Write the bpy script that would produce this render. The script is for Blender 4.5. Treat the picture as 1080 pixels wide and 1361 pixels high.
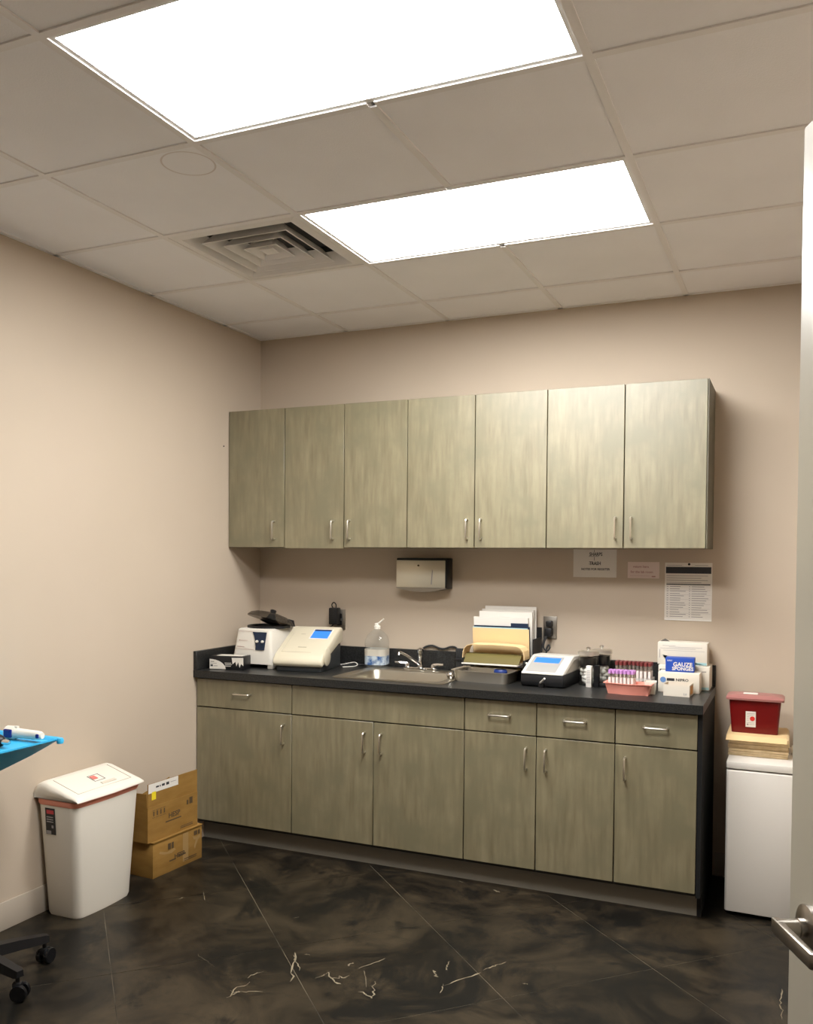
import bpy, bmesh, math, random
from mathutils import Vector, Matrix, Euler
random.seed(7)
for o in list(bpy.data.objects): bpy.data.objects.remove(o)
scene = bpy.context.scene
C = scene.collection
PI = math.pi

# ------------------------------------------------------------------ camera
cam_d = bpy.data.cameras.new('camera'); cam = bpy.data.objects.new('camera', cam_d); C.objects.link(cam)
yaw, pitch, roll, fpx, pv = .4123, -.0258, .0077, 1177.09, 771.67
_r = Vector((math.cos(yaw), math.sin(yaw), 0))
_f = Vector((-math.sin(yaw)*math.cos(pitch), math.cos(yaw)*math.cos(pitch), math.sin(pitch)))
_u = _r.cross(_f)
_r2 = _r*math.cos(roll) + _u*math.sin(roll); _u2 = -_r*math.sin(roll) + _u*math.cos(roll)
M = Matrix((_r2, _u2, -_f)).transposed().to_4x4(); M.translation = Vector((2.901, -4.4659, 1.5161))
cam.matrix_world = M
cam_d.sensor_fit = 'HORIZONTAL'; cam_d.sensor_width = 36; cam_d.lens = fpx*36/1080
cam_d.shift_y = (pv-680.5)/1080; cam_d.clip_start = .02
scene.camera = cam

# ------------------------------------------------------------------ world, exposure
w = bpy.data.worlds.new('world'); scene.world = w; w.use_nodes = True
w.node_tree.nodes['Background'].inputs[0].default_value = (.9, .95, 1, 1)
w.node_tree.nodes['Background'].inputs[1].default_value = .25
vs = scene.view_settings
vs.view_transform = 'Standard'; vs.look = 'None'; vs.exposure = 0; vs.gamma = 1; vs.use_curve_mapping = False
LIGHT_FAR, LIGHT_NEAR = 38.0, 32.0          # the two ceiling troffers

# ------------------------------------------------------------------ materials
MATS = {}
def mat(name, col=(.5,.5,.5), rough=.5, metal=0., spec=.5, alpha=None, trans=0., emit=None, estr=0., ior=1.45, coat=0.):
    m = bpy.data.materials.new(name); m.use_nodes = True
    b = m.node_tree.nodes['Principled BSDF']
    b.inputs['Base Color'].default_value = (*col, 1); b.inputs['Roughness'].default_value = rough
    b.inputs['Metallic'].default_value = metal; b.inputs['Specular IOR Level'].default_value = spec
    b.inputs['Transmission Weight'].default_value = trans; b.inputs['IOR'].default_value = ior
    b.inputs['Coat Weight'].default_value = coat
    if emit: b.inputs['Emission Color'].default_value = (*emit, 1); b.inputs['Emission Strength'].default_value = estr
    MATS[name] = m
    return m
def nodes(m): return m.node_tree.nodes, m.node_tree.links, m.node_tree.nodes['Principled BSDF']
def noise_col(m, c1, c2, scale, stretch=(1,1,1), detail=6, lo=.35, hi=.65, rough=None, bump=0., bscale=None, c3=None, scale3=2., lo3=.4, hi3=.65, rot=None, dist=0., nrough=.5):
    """colour noise between c1 and c2 (object space), optional larger blotches of c3, fine bump"""
    N, L, B = nodes(m)
    tc = N.new('ShaderNodeTexCoord'); mp = N.new('ShaderNodeMapping'); mp.inputs['Scale'].default_value = stretch
    if rot: mp.inputs['Rotation'].default_value = rot
    L.new(tc.outputs['Object'], mp.inputs['Vector'])
    n = N.new('ShaderNodeTexNoise'); n.inputs['Scale'].default_value = scale; n.inputs['Detail'].default_value = detail; n.inputs['Roughness'].default_value = nrough
    n.inputs['Distortion'].default_value = dist
    L.new(mp.outputs[0], n.inputs['Vector'])
    r = N.new('ShaderNodeValToRGB'); r.color_ramp.elements[0].position = lo; r.color_ramp.elements[1].position = hi
    r.color_ramp.elements[0].color = (*c1, 1); r.color_ramp.elements[1].color = (*c2, 1)
    L.new(n.outputs['Fac'], r.inputs[0]); out = r.outputs[0]
    if c3:
        n3 = N.new('ShaderNodeTexNoise'); n3.inputs['Scale'].default_value = scale3; n3.inputs['Detail'].default_value = 8; n3.inputs['Roughness'].default_value = nrough
        n3.inputs['Distortion'].default_value = dist
        L.new(tc.outputs['Object'], n3.inputs['Vector'])
        mr = N.new('ShaderNodeMapRange'); mr.inputs[1].default_value = lo3; mr.inputs[2].default_value = hi3
        L.new(n3.outputs['Fac'], mr.inputs[0])
        mx = N.new('ShaderNodeMix'); mx.data_type = 'RGBA'; mx.inputs['B'].default_value = (*c3, 1)
        L.new(mr.outputs[0], mx.inputs['Factor']); L.new(out, mx.inputs['A']); out = mx.outputs['Result']
    L.new(out, B.inputs['Base Color'])
    if rough:
        rr = N.new('ShaderNodeMapRange'); rr.inputs[3].default_value = rough[0]; rr.inputs[4].default_value = rough[1]
        L.new(n.outputs['Fac'], rr.inputs[0]); L.new(rr.outputs[0], B.inputs['Roughness'])
    if bump:
        nb = N.new('ShaderNodeTexNoise'); nb.inputs['Scale'].default_value = bscale or scale*4; nb.inputs['Detail'].default_value = 3
        L.new(mp.outputs[0], nb.inputs['Vector'])
        bp = N.new('ShaderNodeBump'); bp.inputs['Strength'].default_value = bump; bp.inputs['Distance'].default_value = .002
        L.new(nb.outputs['Fac'], bp.inputs['Height']); L.new(bp.outputs[0], B.inputs['Normal'])
    return m

WALL = noise_col(mat('wall_paint', rough=.6, spec=.3), (.495,.41,.318), (.52,.432,.336), 1.5, bump=.12, bscale=260)
CEIL = noise_col(mat('ceiling_tile', rough=.9, spec=.2), (.90,.885,.89), (.93,.915,.92), 3, bump=.35, bscale=220)
GRID = mat('ceiling_grid', (.84,.81,.79), .5)
PLEN = mat('plenum', (.05,.05,.05), .9)
FLOOR = noise_col(mat('stained_concrete', rough=.4, spec=.3), (.006,.005,.0038), (.046,.034,.020), 2.9, detail=14, lo=.40, hi=.66,
                  rough=(.28,.5), c3=(.006,.0055,.0045), scale3=2.3, lo3=.5, hi3=.6, bump=.05, bscale=40, dist=1.0, nrough=.7)
JOINT = noise_col(mat('joint_fill', rough=.7), (.02,.017,.012), (.22,.18,.12), 2.2, lo=.38, hi=.62)
SCUFF = mat('scuff_residue', (.23,.19,.125), .7)
BASEB = mat('vinyl_base', (.42,.36,.29), .5)
LAM = noise_col(mat('laminate', rough=.46, spec=.85), (.155,.128,.068), (.255,.220,.130), 42, stretch=(1,1,.13), detail=10, lo=.28, hi=.72,
                c3=(.17,.150,.085), scale3=7, lo3=.42, hi3=.68, bump=.012, bscale=60)
LAM.node_tree.nodes['Principled BSDF'].inputs['IOR'].default_value = 1.6
CABIN = mat('cabinet_interior', (.03,.028,.024), .7)
ENDP = mat('end_panel', (.012,.012,.012), .7, spec=.2)
COUNTER = noise_col(mat('counter_laminate', rough=.36, spec=.5), (.010,.010,.010), (.030,.030,.028), 160, detail=2, lo=.4, hi=.7)
NICKEL = mat('satin_nickel', (.72,.68,.6), .3, 1)
CHROME = mat('chrome', (.8,.8,.8), .08, 1)
STEEL = mat('stainless', (.74,.70,.62), .42, 1)
LEVER = mat('lever_steel', (.42,.39,.35), .3, 1)
SINKS = mat('sink_steel', (.46,.42,.34), .36, 1)
STEELD = mat('stainless_plate', (.34,.31,.27), .4, 1)
BLACK = mat('black_plastic', (.007,.007,.008), .4)
BLACKG = mat('black_gloss', (.008,.008,.009), .12)
RUBBER = mat('black_rubber', (.015,.015,.015), .7)
DGREY = mat('dark_grey_plastic', (.035,.04,.042), .5)
WHITE = mat('white_plastic', (.74,.70,.62), .35)
CREAM = mat('cream_plastic', (.64,.58,.44), .4)
BIN = mat('bin_plastic', (.74,.69,.60), .42)
LINER = mat('pink_liner', (.80,.30,.21), .5)
PAPER = mat('paper', (.72,.68,.62), .8)
PAPERG = mat('paper_shade', (.62,.58,.52), .8)
PINKP = mat('pink_note', (.72,.60,.55), .8)
INK = mat('ink', (.03,.03,.035), .7)
INKG = mat('ink_grey', (.30,.28,.27), .7)
INKR = mat('ink_rose', (.45,.25,.23), .7)
INKB = mat('ink_brown', (.075,.045,.018), .7)
CARD = noise_col(mat('cardboard', rough=.8, spec=.2), (.25,.135,.032), (.295,.162,.042), 9, stretch=(1,1,4), bump=.05)
CARDD = noise_col(mat('cardboard_flap', rough=.8, spec=.2), (.25,.135,.032), (.29,.16,.042), 9)  # nearly the same brown as the cartons, without bump
TAPE = mat('packing_tape', (.34,.215,.085), .2)
YELL = mat('yellow_sticker', (.85,.66,.02), .6)
MANILA = mat('manila', (.72,.52,.27), .7)
MANILAS = noise_col(mat('manila_stack', rough=.7), (.62,.47,.27), (.74,.58,.36), 30)
OLIVE = mat('olive_folder', (.13,.105,.03), .6)
NAVY = mat('navy', (.008,.018,.045), .5)
PALEB = mat('pale_blue', (.42,.62,.66), .6)
RED = mat('sharps_red', (.14,.005,.005), .3)
REDLID = mat('lid_translucent_red', (.36,.15,.135), .35)
REDINK = mat('red_ink', (.65,.03,.02), .6)
PINKT = mat('pink_tray', (.86,.33,.26), .4)
PURPLE = mat('purple_cap', (.50,.24,.56), .45)
REDCAP = mat('dark_red_cap', (.16,.03,.03), .45)
COTTON = mat('cotton', (.82,.80,.75), .95)
TLABEL = mat('tube_label', (.78,.70,.66), .7)
SCREEN = mat('blue_screen', (.02,.10,.4), .3, emit=(.06,.30,.85), estr=.75)
SCREEND = mat('blue_screen_bar', (.005,.02,.1), .3)
BLUEBOX = mat('royal_blue', (.012,.06,.36), .5)
BLUEL = noise_col(mat('jug_label', rough=.5), (.03,.09,.24), (.45,.52,.58), 30, lo=.4, hi=.6)
TBLUE = mat('tray_blue', (.04,.42,.74), .45)
LENSB = mat('navy_lens', (.01,.015,.16), .1)
FRIDGE = mat('fridge_white', (.70,.66,.60), .3)
DOORP = mat('door_paint', (.42,.385,.31), .3)
FIX = mat('fixture_white', (.75,.73,.7), .4)
GREYP = mat('grey_panel', (.36,.35,.33), .4)

def thin_clear(name, tint, body=None, k=0., rough=.05):
    """thin clear plastic or glass: see-through with a fresnel sheen, optionally part milky"""
    m = bpy.data.materials.new(name); m.use_nodes = True; N, L = m.node_tree.nodes, m.node_tree.links
    N.remove(N['Principled BSDF']); out = N['Material Output']
    t = N.new('ShaderNodeBsdfTransparent'); t.inputs[0].default_value = (*tint, 1)
    g = N.new('ShaderNodeBsdfGlossy'); g.inputs['Roughness'].default_value = rough
    lf = N.new('ShaderNodeLayerWeight'); lf.inputs[0].default_value = .5
    lp = N.new('ShaderNodeMath'); lp.operation = 'POWER'; lp.inputs[1].default_value = 4; L.new(lf.outputs['Facing'], lp.inputs[0])
    lw = N.new('ShaderNodeMath'); lw.operation = 'MULTIPLY_ADD'; lw.inputs[1].default_value = .5; lw.inputs[2].default_value = .03; L.new(lp.outputs[0], lw.inputs[0])
    mx = N.new('ShaderNodeMixShader'); L.new(lw.outputs[0], mx.inputs[0]); L.new(t.outputs[0], mx.inputs[1]); L.new(g.outputs[0], mx.inputs[2]); last = mx
    if k:
        d = N.new('ShaderNodeBsdfDiffuse'); d.inputs[0].default_value = (*body, 1); m2 = N.new('ShaderNodeMixShader'); m2.inputs[0].default_value = k
        L.new(mx.outputs[0], m2.inputs[1]); L.new(d.outputs[0], m2.inputs[2]); last = m2
    L.new(last.outputs[0], out.inputs['Surface']); return m
GLASS = thin_clear('tube_glass', (.93,.91,.88), (.7,.62,.56), .15)
CLEAR = thin_clear('clear_plastic', (.95,.96,.96), (.7,.7,.66), .06)
JARG = thin_clear('jar_glass', (.95,.95,.94))
SMOKE = thin_clear('smoked_plastic', (.55,.52,.48), (.10,.095,.085), .15, .1)

# ------------------------------------------------------------------ mesh helpers
class MB:
    def __init__(s): s.bm = bmesh.new()
    def box(s, x0, x1, y0, y1, z0, z1, bev=0., seg=2, M=None):
        r = bmesh.ops.create_cube(s.bm, size=1)['verts']
        for v in r:
            v.co = Vector(((x0+x1)/2+v.co.x*(x1-x0), (y0+y1)/2+v.co.y*(y1-y0), (z0+z1)/2+v.co.z*(z1-z0)))
        if bev > 0:
            es = list({e for v in r for e in v.link_edges})
            g = bmesh.ops.bevel(s.bm, geom=es, offset=bev, segments=seg, profile=.5, affect='EDGES')
            r = list({v for f in g['faces'] for v in f.verts} | {v for v in r if v.is_valid})
        if M is not None:
            for v in r: v.co = M @ v.co
        return s
    def prism(s, poly, a0, a1, axis='x', bev=0., seg=2, M=None):
        """polygon (p,q) extruded along axis: x -> (y,z), y -> (x,z), z -> (x,y)"""
        def mk(p, q, a): return Vector({'x': (a, p, q), 'y': (p, a, q), 'z': (p, q, a)}[axis])
        A = [s.bm.verts.new(mk(p, q, a0)) for p, q in poly]; B = [s.bm.verts.new(mk(p, q, a1)) for p, q in poly]
        fs = [s.bm.faces.new(A), s.bm.faces.new(B[::-1])]
        n = len(poly)
        for i in range(n): fs.append(s.bm.faces.new((A[i], B[i], B[(i+1) % n], A[(i+1) % n])))
        bmesh.ops.recalc_face_normals(s.bm, faces=fs)
        vs = A+B
        if bev > 0:
            es = list({e for f in fs for e in f.edges})
            g = bmesh.ops.bevel(s.bm, geom=es, offset=bev, segments=seg, profile=.5, affect='EDGES')
            vs = list({v for f in g['faces'] for v in f.verts} | {v for v in vs if v.is_valid})
        if M is not None:
            for v in vs: v.co = M @ v.co
        return s
    def loft(s, rings, cap0=True, cap1=True):
        """rings: lists of points with equal count"""
        R = [[s.bm.verts.new(Vector(p)) for p in ring] for ring in rings]
        fs = []
        for a, b in zip(R, R[1:]):
            n = len(a)
            for i in range(n): fs.append(s.bm.faces.new((a[i], a[(i+1) % n], b[(i+1) % n], b[i])))
        if cap0: fs.append(s.bm.faces.new(R[0][::-1]))
        if cap1: fs.append(s.bm.faces.new(R[-1]))
        bmesh.ops.recalc_face_normals(s.bm, faces=fs)
        return s
    def lathe(s, prof, cx=0, cy=0, n=24, M=None, cap=True):
        rings = [[Vector((cx+r*math.cos(2*PI*i/n), cy+r*math.sin(2*PI*i/n), z)) for i in range(n)] for r, z in prof]
        if M is not None: rings = [[M @ p for p in ring] for ring in rings]
        return s.loft(rings, cap, cap)
    def cord(s, pts, r, n=8, sub=5):
        P_ = [Vector(p) for p in pts]; out = []
        for i in range(len(P_)-1):
            a, b, c, d = P_[max(i-1,0)], P_[i], P_[i+1], P_[min(i+2,len(P_)-1)]
            for k in range(sub):
                t = k/sub
                out.append(.5*((2*b)+(c-a)*t+(2*a-5*b+4*c-d)*t*t+(3*b-a-3*c+d)*t**3))
        return s.tube(out+[P_[-1]], r, n)
    def tube(s, pts, r, n=8, cap=True):
        pts = [Vector(p) for p in pts]; rr = r if isinstance(r, (list, tuple)) else [r]*len(pts)
        T = []
        for i in range(len(pts)):
            a = pts[max(i-1, 0)]; b = pts[min(i+1, len(pts)-1)]; T.append((b-a).normalized())
        up = Vector((0,0,1)) if abs(T[0].z) < .9 else Vector((1,0,0))
        nrm = (up - T[0]*up.dot(T[0])).normalized(); rings = []
        for p, t, q in zip(pts, T, rr):
            nrm = (nrm - t*nrm.dot(t)).normalized(); bi = t.cross(nrm)
            rings.append([p + (nrm*math.cos(2*PI*k/n) + bi*math.sin(2*PI*k/n))*q for k in range(n)])
        return s.loft(rings, cap, cap)
    def sphere(s, c, r, sx=1, sy=1, sz=1, seg=16, M=None):
        g = bmesh.ops.create_uvsphere(s.bm, u_segments=seg, v_segments=max(6, seg//2), radius=r)['verts']
        for v in g:
            v.co = Vector((v.co.x*sx, v.co.y*sy, v.co.z*sz)) + Vector(c)
            if M is not None: v.co = M @ v.co
        return s
    def build(s, name, m, parent=None, smooth=False, auto=None):
        me = bpy.data.meshes.new(name); bmesh.ops.recalc_face_normals(s.bm, faces=s.bm.faces[:]); s.bm.to_mesh(me); s.bm.free()
        me.materials.append(m)
        if smooth:
            me.shade_smooth()
            if auto is not False: me.set_sharp_from_angle(angle=math.radians(auto or 40))
        o = bpy.data.objects.new(name, me); C.objects.link(o)
        if parent is not None: o.parent = parent
        return o

def tag(o, label=None, cat=None, group=None, kind=None):
    if label: o['label'] = label
    if cat: o['category'] = cat
    if group: o['group'] = group
    if kind: o['kind'] = kind
    return o
def thing(name, label, cat, loc=(0,0,0), rz=0, group=None):
    o = bpy.data.objects.new(name, None); C.objects.link(o); o.empty_display_size = .05
    o.location = loc; o.rotation_euler = (0, 0, rz)
    return tag(o, label, cat, group)
def struct(o, label, cat): return tag(o, label, cat, None, 'structure')
def bx(name, m, parent, *a, **k):
    sm = k.get('bev', 0) > 0
    return MB().box(*a, **k).build(name, m, parent, smooth=sm)
def copy_tree(o, parent=None):
    c = o.copy(); C.objects.link(c); c.parent = parent
    for ch in list(o.children): copy_tree(ch, c)
    return c
def lettering(text, size, m, parent, loc, rot, name='lettering', sx=1., align='LEFT', depth=.0002, bold=.025):
    cu = bpy.data.curves.new(name, 'FONT'); cu.body = text; cu.size = size; cu.extrude = depth; cu.align_x = align; cu.resolution_u = 2; cu.offset = size*bold
    t = bpy.data.objects.new(name, cu)
    me = bpy.data.meshes.new_from_object(t); bpy.data.objects.remove(t); bpy.data.curves.remove(cu)
    me.materials.clear(); me.materials.append(m)
    o = bpy.data.objects.new(name, me); C.objects.link(o); o.parent = parent
    o.location = loc; o.rotation_euler = rot; o.scale = (sx, 1, 1)
    return o
FRONT = (PI/2, 0, 0)                      # lettering on a face that looks to -y
RIGHT = (PI/2, 0, PI/2)                   # lettering on a face that looks to +x
def lines(parent, m, rects, y, t=.0003, name='print'):
    b = MB()
    for x0, x1, z0, z1 in rects: b.box(x0, x1, y-t, y, z0, z1)
    return b.build(name, m, parent)

# ------------------------------------------------------------------ room
H, RW, FW_ = 2.788, 3.34, -5.40           # ceiling height, right wall x, front wall y
D0, D1, DZ = -4.96, -4.02, 2.13           # doorway in the right wall
struct(bx('wall_back', WALL, None, -.12, RW+.12, 0, .12, -.1, H+.15), 'beige painted back wall behind the cabinets', 'wall')
struct(bx('wall_left', WALL, None, -.12, 0, FW_-.12, 0, -.1, H+.15), 'long beige painted wall behind the white bin', 'wall')
struct(bx('wall_front', WALL, None, 0, RW+.12, FW_-.12, FW_, -.1, H+.15), 'beige painted wall behind the viewer', 'wall')
wr = MB(); wr.box(RW, RW+.12, D1, 0, -.1, H+.15); wr.box(RW, RW+.12, FW_, D0, -.1, H+.15); wr.box(RW, RW+.12, D0, D1, DZ, H+.15)
struct(wr.build('wall_right', WALL), 'beige painted wall with the doorway', 'wall')
hw = MB(); hw.box(RW+1.5, RW+1.6, FW_-1, -3, -.1, H)
struct(hw.build('wall_hallway', WALL), 'beige hallway wall seen through the doorway', 'wall')
struct(bx('floor_hallway', FLOOR, None, RW, RW+1.5, FW_-1, -3, -.1, -.001), 'dark concrete floor of the hallway', 'floor')

# floor: scored concrete squares laid at 45 degrees
fl = struct(bx('floor', JOINT, None, 0, RW, FW_, 0, -.1, -.0008), 'dark stained concrete floor scored into diagonal squares', 'floor')
def clip(poly, f):
    out = []
    for i in range(len(poly)):
        a, b = poly[i], poly[(i+1) % len(poly)]; fa, fb = f(a), f(b)
        if fa >= 0: out.append(a)
        if fa*fb < 0:
            t = fa/(fa-fb); out.append((a[0]+t*(b[0]-a[0]), a[1]+t*(b[1]-a[1])))
    return out
S0, SS, T0, TS, JW = .443, .883, 2.645, .925, .003
for i in range(-8, 6):
    for j in range(-5, 9):
        s0, s1 = S0+i*SS+JW/2, S0+(i+1)*SS-JW/2
        t0, t1 = T0+j*TS+JW/2, T0+(j+1)*TS-JW/2
        p = [((s+t)/2, (s-t)/2) for s, t in ((s0,t0),(s1,t0),(s1,t1),(s0,t1))]
        for f in (lambda q: q[0], lambda q: RW-q[0], lambda q: -q[1], lambda q: q[1]-FW_): p = clip(p, f) if len(p) > 2 else []
        if len(p) > 2: MB().prism(p, -.02, 0, 'z').build('floor_slab', FLOOR, fl)
# pale scuffs and flakes of residue on the floor
sc = MB()
def scuff(pts, wd):
    n = len(pts); L, R = [], []
    for k, (x, y) in enumerate(pts):
        a = Vector(pts[max(k-1,0)]); b = Vector(pts[min(k+1,n-1)]); d = (b-a).normalized(); nn = Vector((-d.y, d.x))
        ww = wd*.55*(.2+random.random())*(.3 if k in (0, n-1) else 1)
        L.append(Vector((x,y))+nn*ww); R.append(Vector((x,y))-nn*ww)
    for k in range(n-1):
        vs_ = [sc.bm.verts.new((q.x, q.y, .0006)) for q in (L[k], L[k+1], R[k+1], R[k])]
        sc.bm.faces.new(vs_)
def wig(a, b, n, amp):
    return [(a[0]+(b[0]-a[0])*k/n+random.uniform(-amp,amp), a[1]+(b[1]-a[1])*k/n+random.uniform(-amp,amp)) for k in range(n+1)]
SCUFFS = [((1.177, -1.549), (1.288, -1.763), 0.006, 0.01),
          ((1.271, -1.676), (1.183, -1.581), 0.004, 0.006),
          ((1.135, -1.952), (1.145, -1.829), 0.004, 0.012),
          ((1.117, -1.811), (1.153, -1.743), 0.003, 0.008),
          ((1.125, -1.916), (1.221, -1.873), 0.003, 0.01),
          ((1.37, -1.644), (1.462, -1.714), 0.009, 0.012),
          ((1.399, -1.681), (1.448, -1.647), 0.006, 0.01),
          ((1.35, -1.704), (1.377, -1.641), 0.003, 0.006),
          ((1.538, -1.728), (1.601, -1.757), 0.005, 0.008),
          ((1.595, -1.743), (1.552, -1.643), 0.005, 0.006),
          ((1.482, -1.58), (1.545, -1.689), 0.002, 0.003),
          ((1.454, -1.579), (1.511, -1.459), 0.003, 0.003),
          ((1.41, -1.573), (1.419, -1.542), 0.006, 0.006),
          ((1.716, -1.473), (1.75, -1.521), 0.008, 0.008),
          ((1.753, -1.456), (1.74, -1.382), 0.004, 0.004),
          ((1.79, -1.565), (1.878, -1.412), 0.006, 0.006),
          ((1.874, -1.4), (1.941, -1.29), 0.003, 0.006),
          ((1.894, -1.372), (1.915, -1.329), 0.01, 0.004),
          ((1.8, -1.62), (1.781, -1.557), 0.003, 0.004),
          ((1.666, -0.627), (1.702, -0.64), 0.008, 0.004),
          ((0.48, -1.195), (0.55, -1.279), 0.003, 0.001),
          ((1.486, -0.586), (1.509, -0.597), 0.004, 0.003),
          ((1.001, -1.278), (1.02, -1.26), 0.003, 0.002),
          ((0.437, -1.312), (0.441, -1.291), 0.004, 0.002),
          ((2.885, -1.095), (2.882, -1.213), 0.004, 0.005),
          ((2.884, -1.211), (2.893, -1.316), 0.003, 0.006),
          ((2.041, -1.432), (2.054, -1.432), 0.006, 0.003),
          ((1.215, -1.552), (1.24, -1.555), 0.005, 0.006),
          ((1.15, -1.928), (1.153, -1.897), 0.006, 0.006),
          ((0.843, -1.723), (0.966, -1.783), 0.001, 0.004)]
for a, b, wd, amp in SCUFFS: scuff(wig(a, b, 7, amp), wd)
so = sc.build('scuff_marks', SCUFF, fl); so['kind'] = 'stuff'

# baseboards
struct(bx('baseboard_left', BASEB, None, 0, .008, FW_, -.615, 0, .115, bev=.003), 'beige vinyl base along the left wall', 'baseboard')
struct(bx('baseboard_back', BASEB, None, 2.575, RW, -.008, 0, 0, .115, bev=.003), 'beige vinyl base behind the small refrigerator', 'baseboard')
bb = MB(); bb.box(RW-.008, RW, D1+.06, -.01, 0, .115, bev=.003); bb.box(RW-.008, RW, FW_, D0-.06, 0, .115, bev=.003)
struct(bb.build('baseboard_right', BASEB), 'beige vinyl base along the right wall', 'baseboard')

# ceiling: tiles in a metal grid
GX = [0, .573, 1.183, 1.792, 2.402, 3.012, RW]
GY = [0, -.372, -.981, -1.591, -2.2, -2.81, -3.42, -4.03, -4.64, -5.25, FW_]
ce = struct(bx('ceiling', PLEN, None, 0, RW, FW_, 0, H+.13, H+.15), 'suspended ceiling of off-white tiles in a metal grid', 'ceiling')
skip = {(2,2),(3,2),(2,4),(3,4),(1,2)}
tile_me = {}
for i in range(len(GX)-1):
    for j in range(len(GY)-1):
        if (i, j) in skip: continue
        x0, x1, y1, y0 = GX[i], GX[i+1], GY[j], GY[j+1]
        key = (round(x1-x0,3), round(y1-y0,3))
        if key not in tile_me:
            o = MB().box(-key[0]/2+.004, key[0]/2-.004, -key[1]/2+.004, key[1]/2-.004, .003, .018, bev=.0015, seg=1).build('ceiling_tile', CEIL, ce)
            tile_me[key] = o.data
        else:
            o = bpy.data.objects.new('ceiling_tile', tile_me[key]); C.objects.link(o); o.parent = ce
        o.location = ((x0+x1)/2, (y0+y1)/2, H)
def bar(x0, x1, y0, y1): bx('grid_bar', GRID, ce, x0, x1, y0, y1, H-.002, H+.003)
for k, x in enumerate(GX[1:-1]):
    bar(x-.012, x+.012, FW_, 0) if abs(x-1.792) > .01 else [bar(x-.012, x+.012, a, b) for a, b in ((GY[2]+.012, 0), (GY[4]+.012, GY[3]-.012), (FW_, GY[5]-.012))]
for y in GY[1:-1]:
    for a, b in zip(GX, GX[1:]):
        bar(a+(.012 if a > 0 else 0), b-(.012 if b < RW else 0), y-.012, y+.012)
bar(0, .02, FW_, 0); bar(RW-.02, RW, FW_, 0); bar(.02, RW-.02, -.02, 0); bar(.02, RW-.02, FW_, FW_+.02)
# round water mark on the tile beside the near light
rg = MB(); n = 40; cxr, cyr = 1.075, -2.085
for k in range(n):
    a0, a1 = 2*PI*k/n, 2*PI*(k+1)/n
    q = [(cxr+r*math.cos(a), cyr+r*math.sin(a), H+.0027) for r, a in ((.083,a0),(.083,a1),(.089,a1),(.089,a0))]
    rg.bm.faces.new([rg.bm.verts.new(p) for p in q])
rg.build('ring_stain', mat('ring_stain', (.74,.68,.65), .9), ce)

def troffer(label, x0, x1, y0, y1, strength):
    t = thing('ceiling_light', label, 'ceiling light', ((x0+x1)/2, (y0+y1)/2, H), 0, 'ceiling troffers')
    a, b = (x1-x0)/2-.006, (y1-y0)/2-.006
    f = MB()
    for (p0,p1,q0,q1) in ((-a,a,-b,-b+.02),(-a,a,b-.02,b),(-a,-a+.02,-b+.02,b-.02),(a-.02,a,-b+.02,b-.02)): f.box(p0,p1,q0,q1,.003,.06)
    f.build('frame', FIX, t)
    m = mat('troffer_lens', (.9,.9,.9), .6, emit=(.99,.985,.97), estr=strength)
    bx('lens', m, t, -a+.02, a-.02, -b+.02, b-.02, .0036, .010)
    bx('housing', FIX, t, -a, a, -b, b, .06, .09)
troffer('glowing two by four ceiling light nearer the cabinets', 1.183, 2.402, -1.591, -.981, LIGHT_FAR)
troffer('larger-looking glowing ceiling light at the top edge, nearer the viewer', 1.183, 2.402, -2.81, -2.2, LIGHT_NEAR)

# air diffuser
vt = thing('air_vent', 'square white ceiling air diffuser with nested louvres', 'air vent', (.878, -1.286, H))
VW = mat('vent_white', (.80,.77,.74), .5)
def sq(h, z): return [(-h,-h,z),(h,-h,z),(h,h,z),(-h,h,z)]
f = MB(); f.loft([sq(.297,.0015), sq(.255,-.004)], False, False); f.loft([sq(.255,-.004), sq(.215,.045)], False, False); f.build('flange', VW, vt)
for hb, ht in ((.198,.160),(.138,.100),(.078,.040)):
    f = MB(); f.loft([sq(ht,.040), sq(hb,-.006), sq(hb-.005,-.006), sq(ht-.003,.040)], False, False); f.build('louvre', VW, vt)
f = MB(); f.loft([sq(.215,.045), sq(.215,.08)], False, False); f.build('black_collar', PLEN, vt)  # added collar, black like the duct back to deepen shade between the louvres
bx('centre_plate', VW, vt, -.03, .03, -.03, .03, -.002, .002, bev=.001)
bx('duct_back', PLEN, vt, -.28, .28, -.28, .28, .07, .1)

# ------------------------------------------------------------------ cabinets
def pull(parent, x, y, z, length, vertical, m=NICKEL):
    """wire pull on a face that looks to -y"""
    L = length/2; p = .028; pts = []
    raw = [(-L, 0), (-L, -p*.7)] + [(-L+.008*(1-math.cos(a)), -p+.008-.008*math.sin(a)) for a in (.5, 1.1, PI/2)] \
        + [(L-.008*(1-math.cos(a)), -p+.008-.008*math.sin(a)) for a in (PI/2, 1.1, .5)] + [(L, -p*.7), (L, 0)]
    for a, d in raw: pts.append((x, y+d, z+a) if vertical else (x+a, y+d, z))
    return MB().tube(pts, .005, 8).build('handle', m, parent, smooth=True)
GAP = .0022
def front(name, parent, x0, x1, y, z0, z1, hx=None, hz=None, vertical=True, hl=.096, seed=0):
    o = bx(name, LAM, parent, x0+GAP, x1-GAP, y, y+.018, z0, z1, bev=.0012, seg=1)
    if hx is not None: pull(o, hx, y, hz, hl, vertical)
    return o
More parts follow.
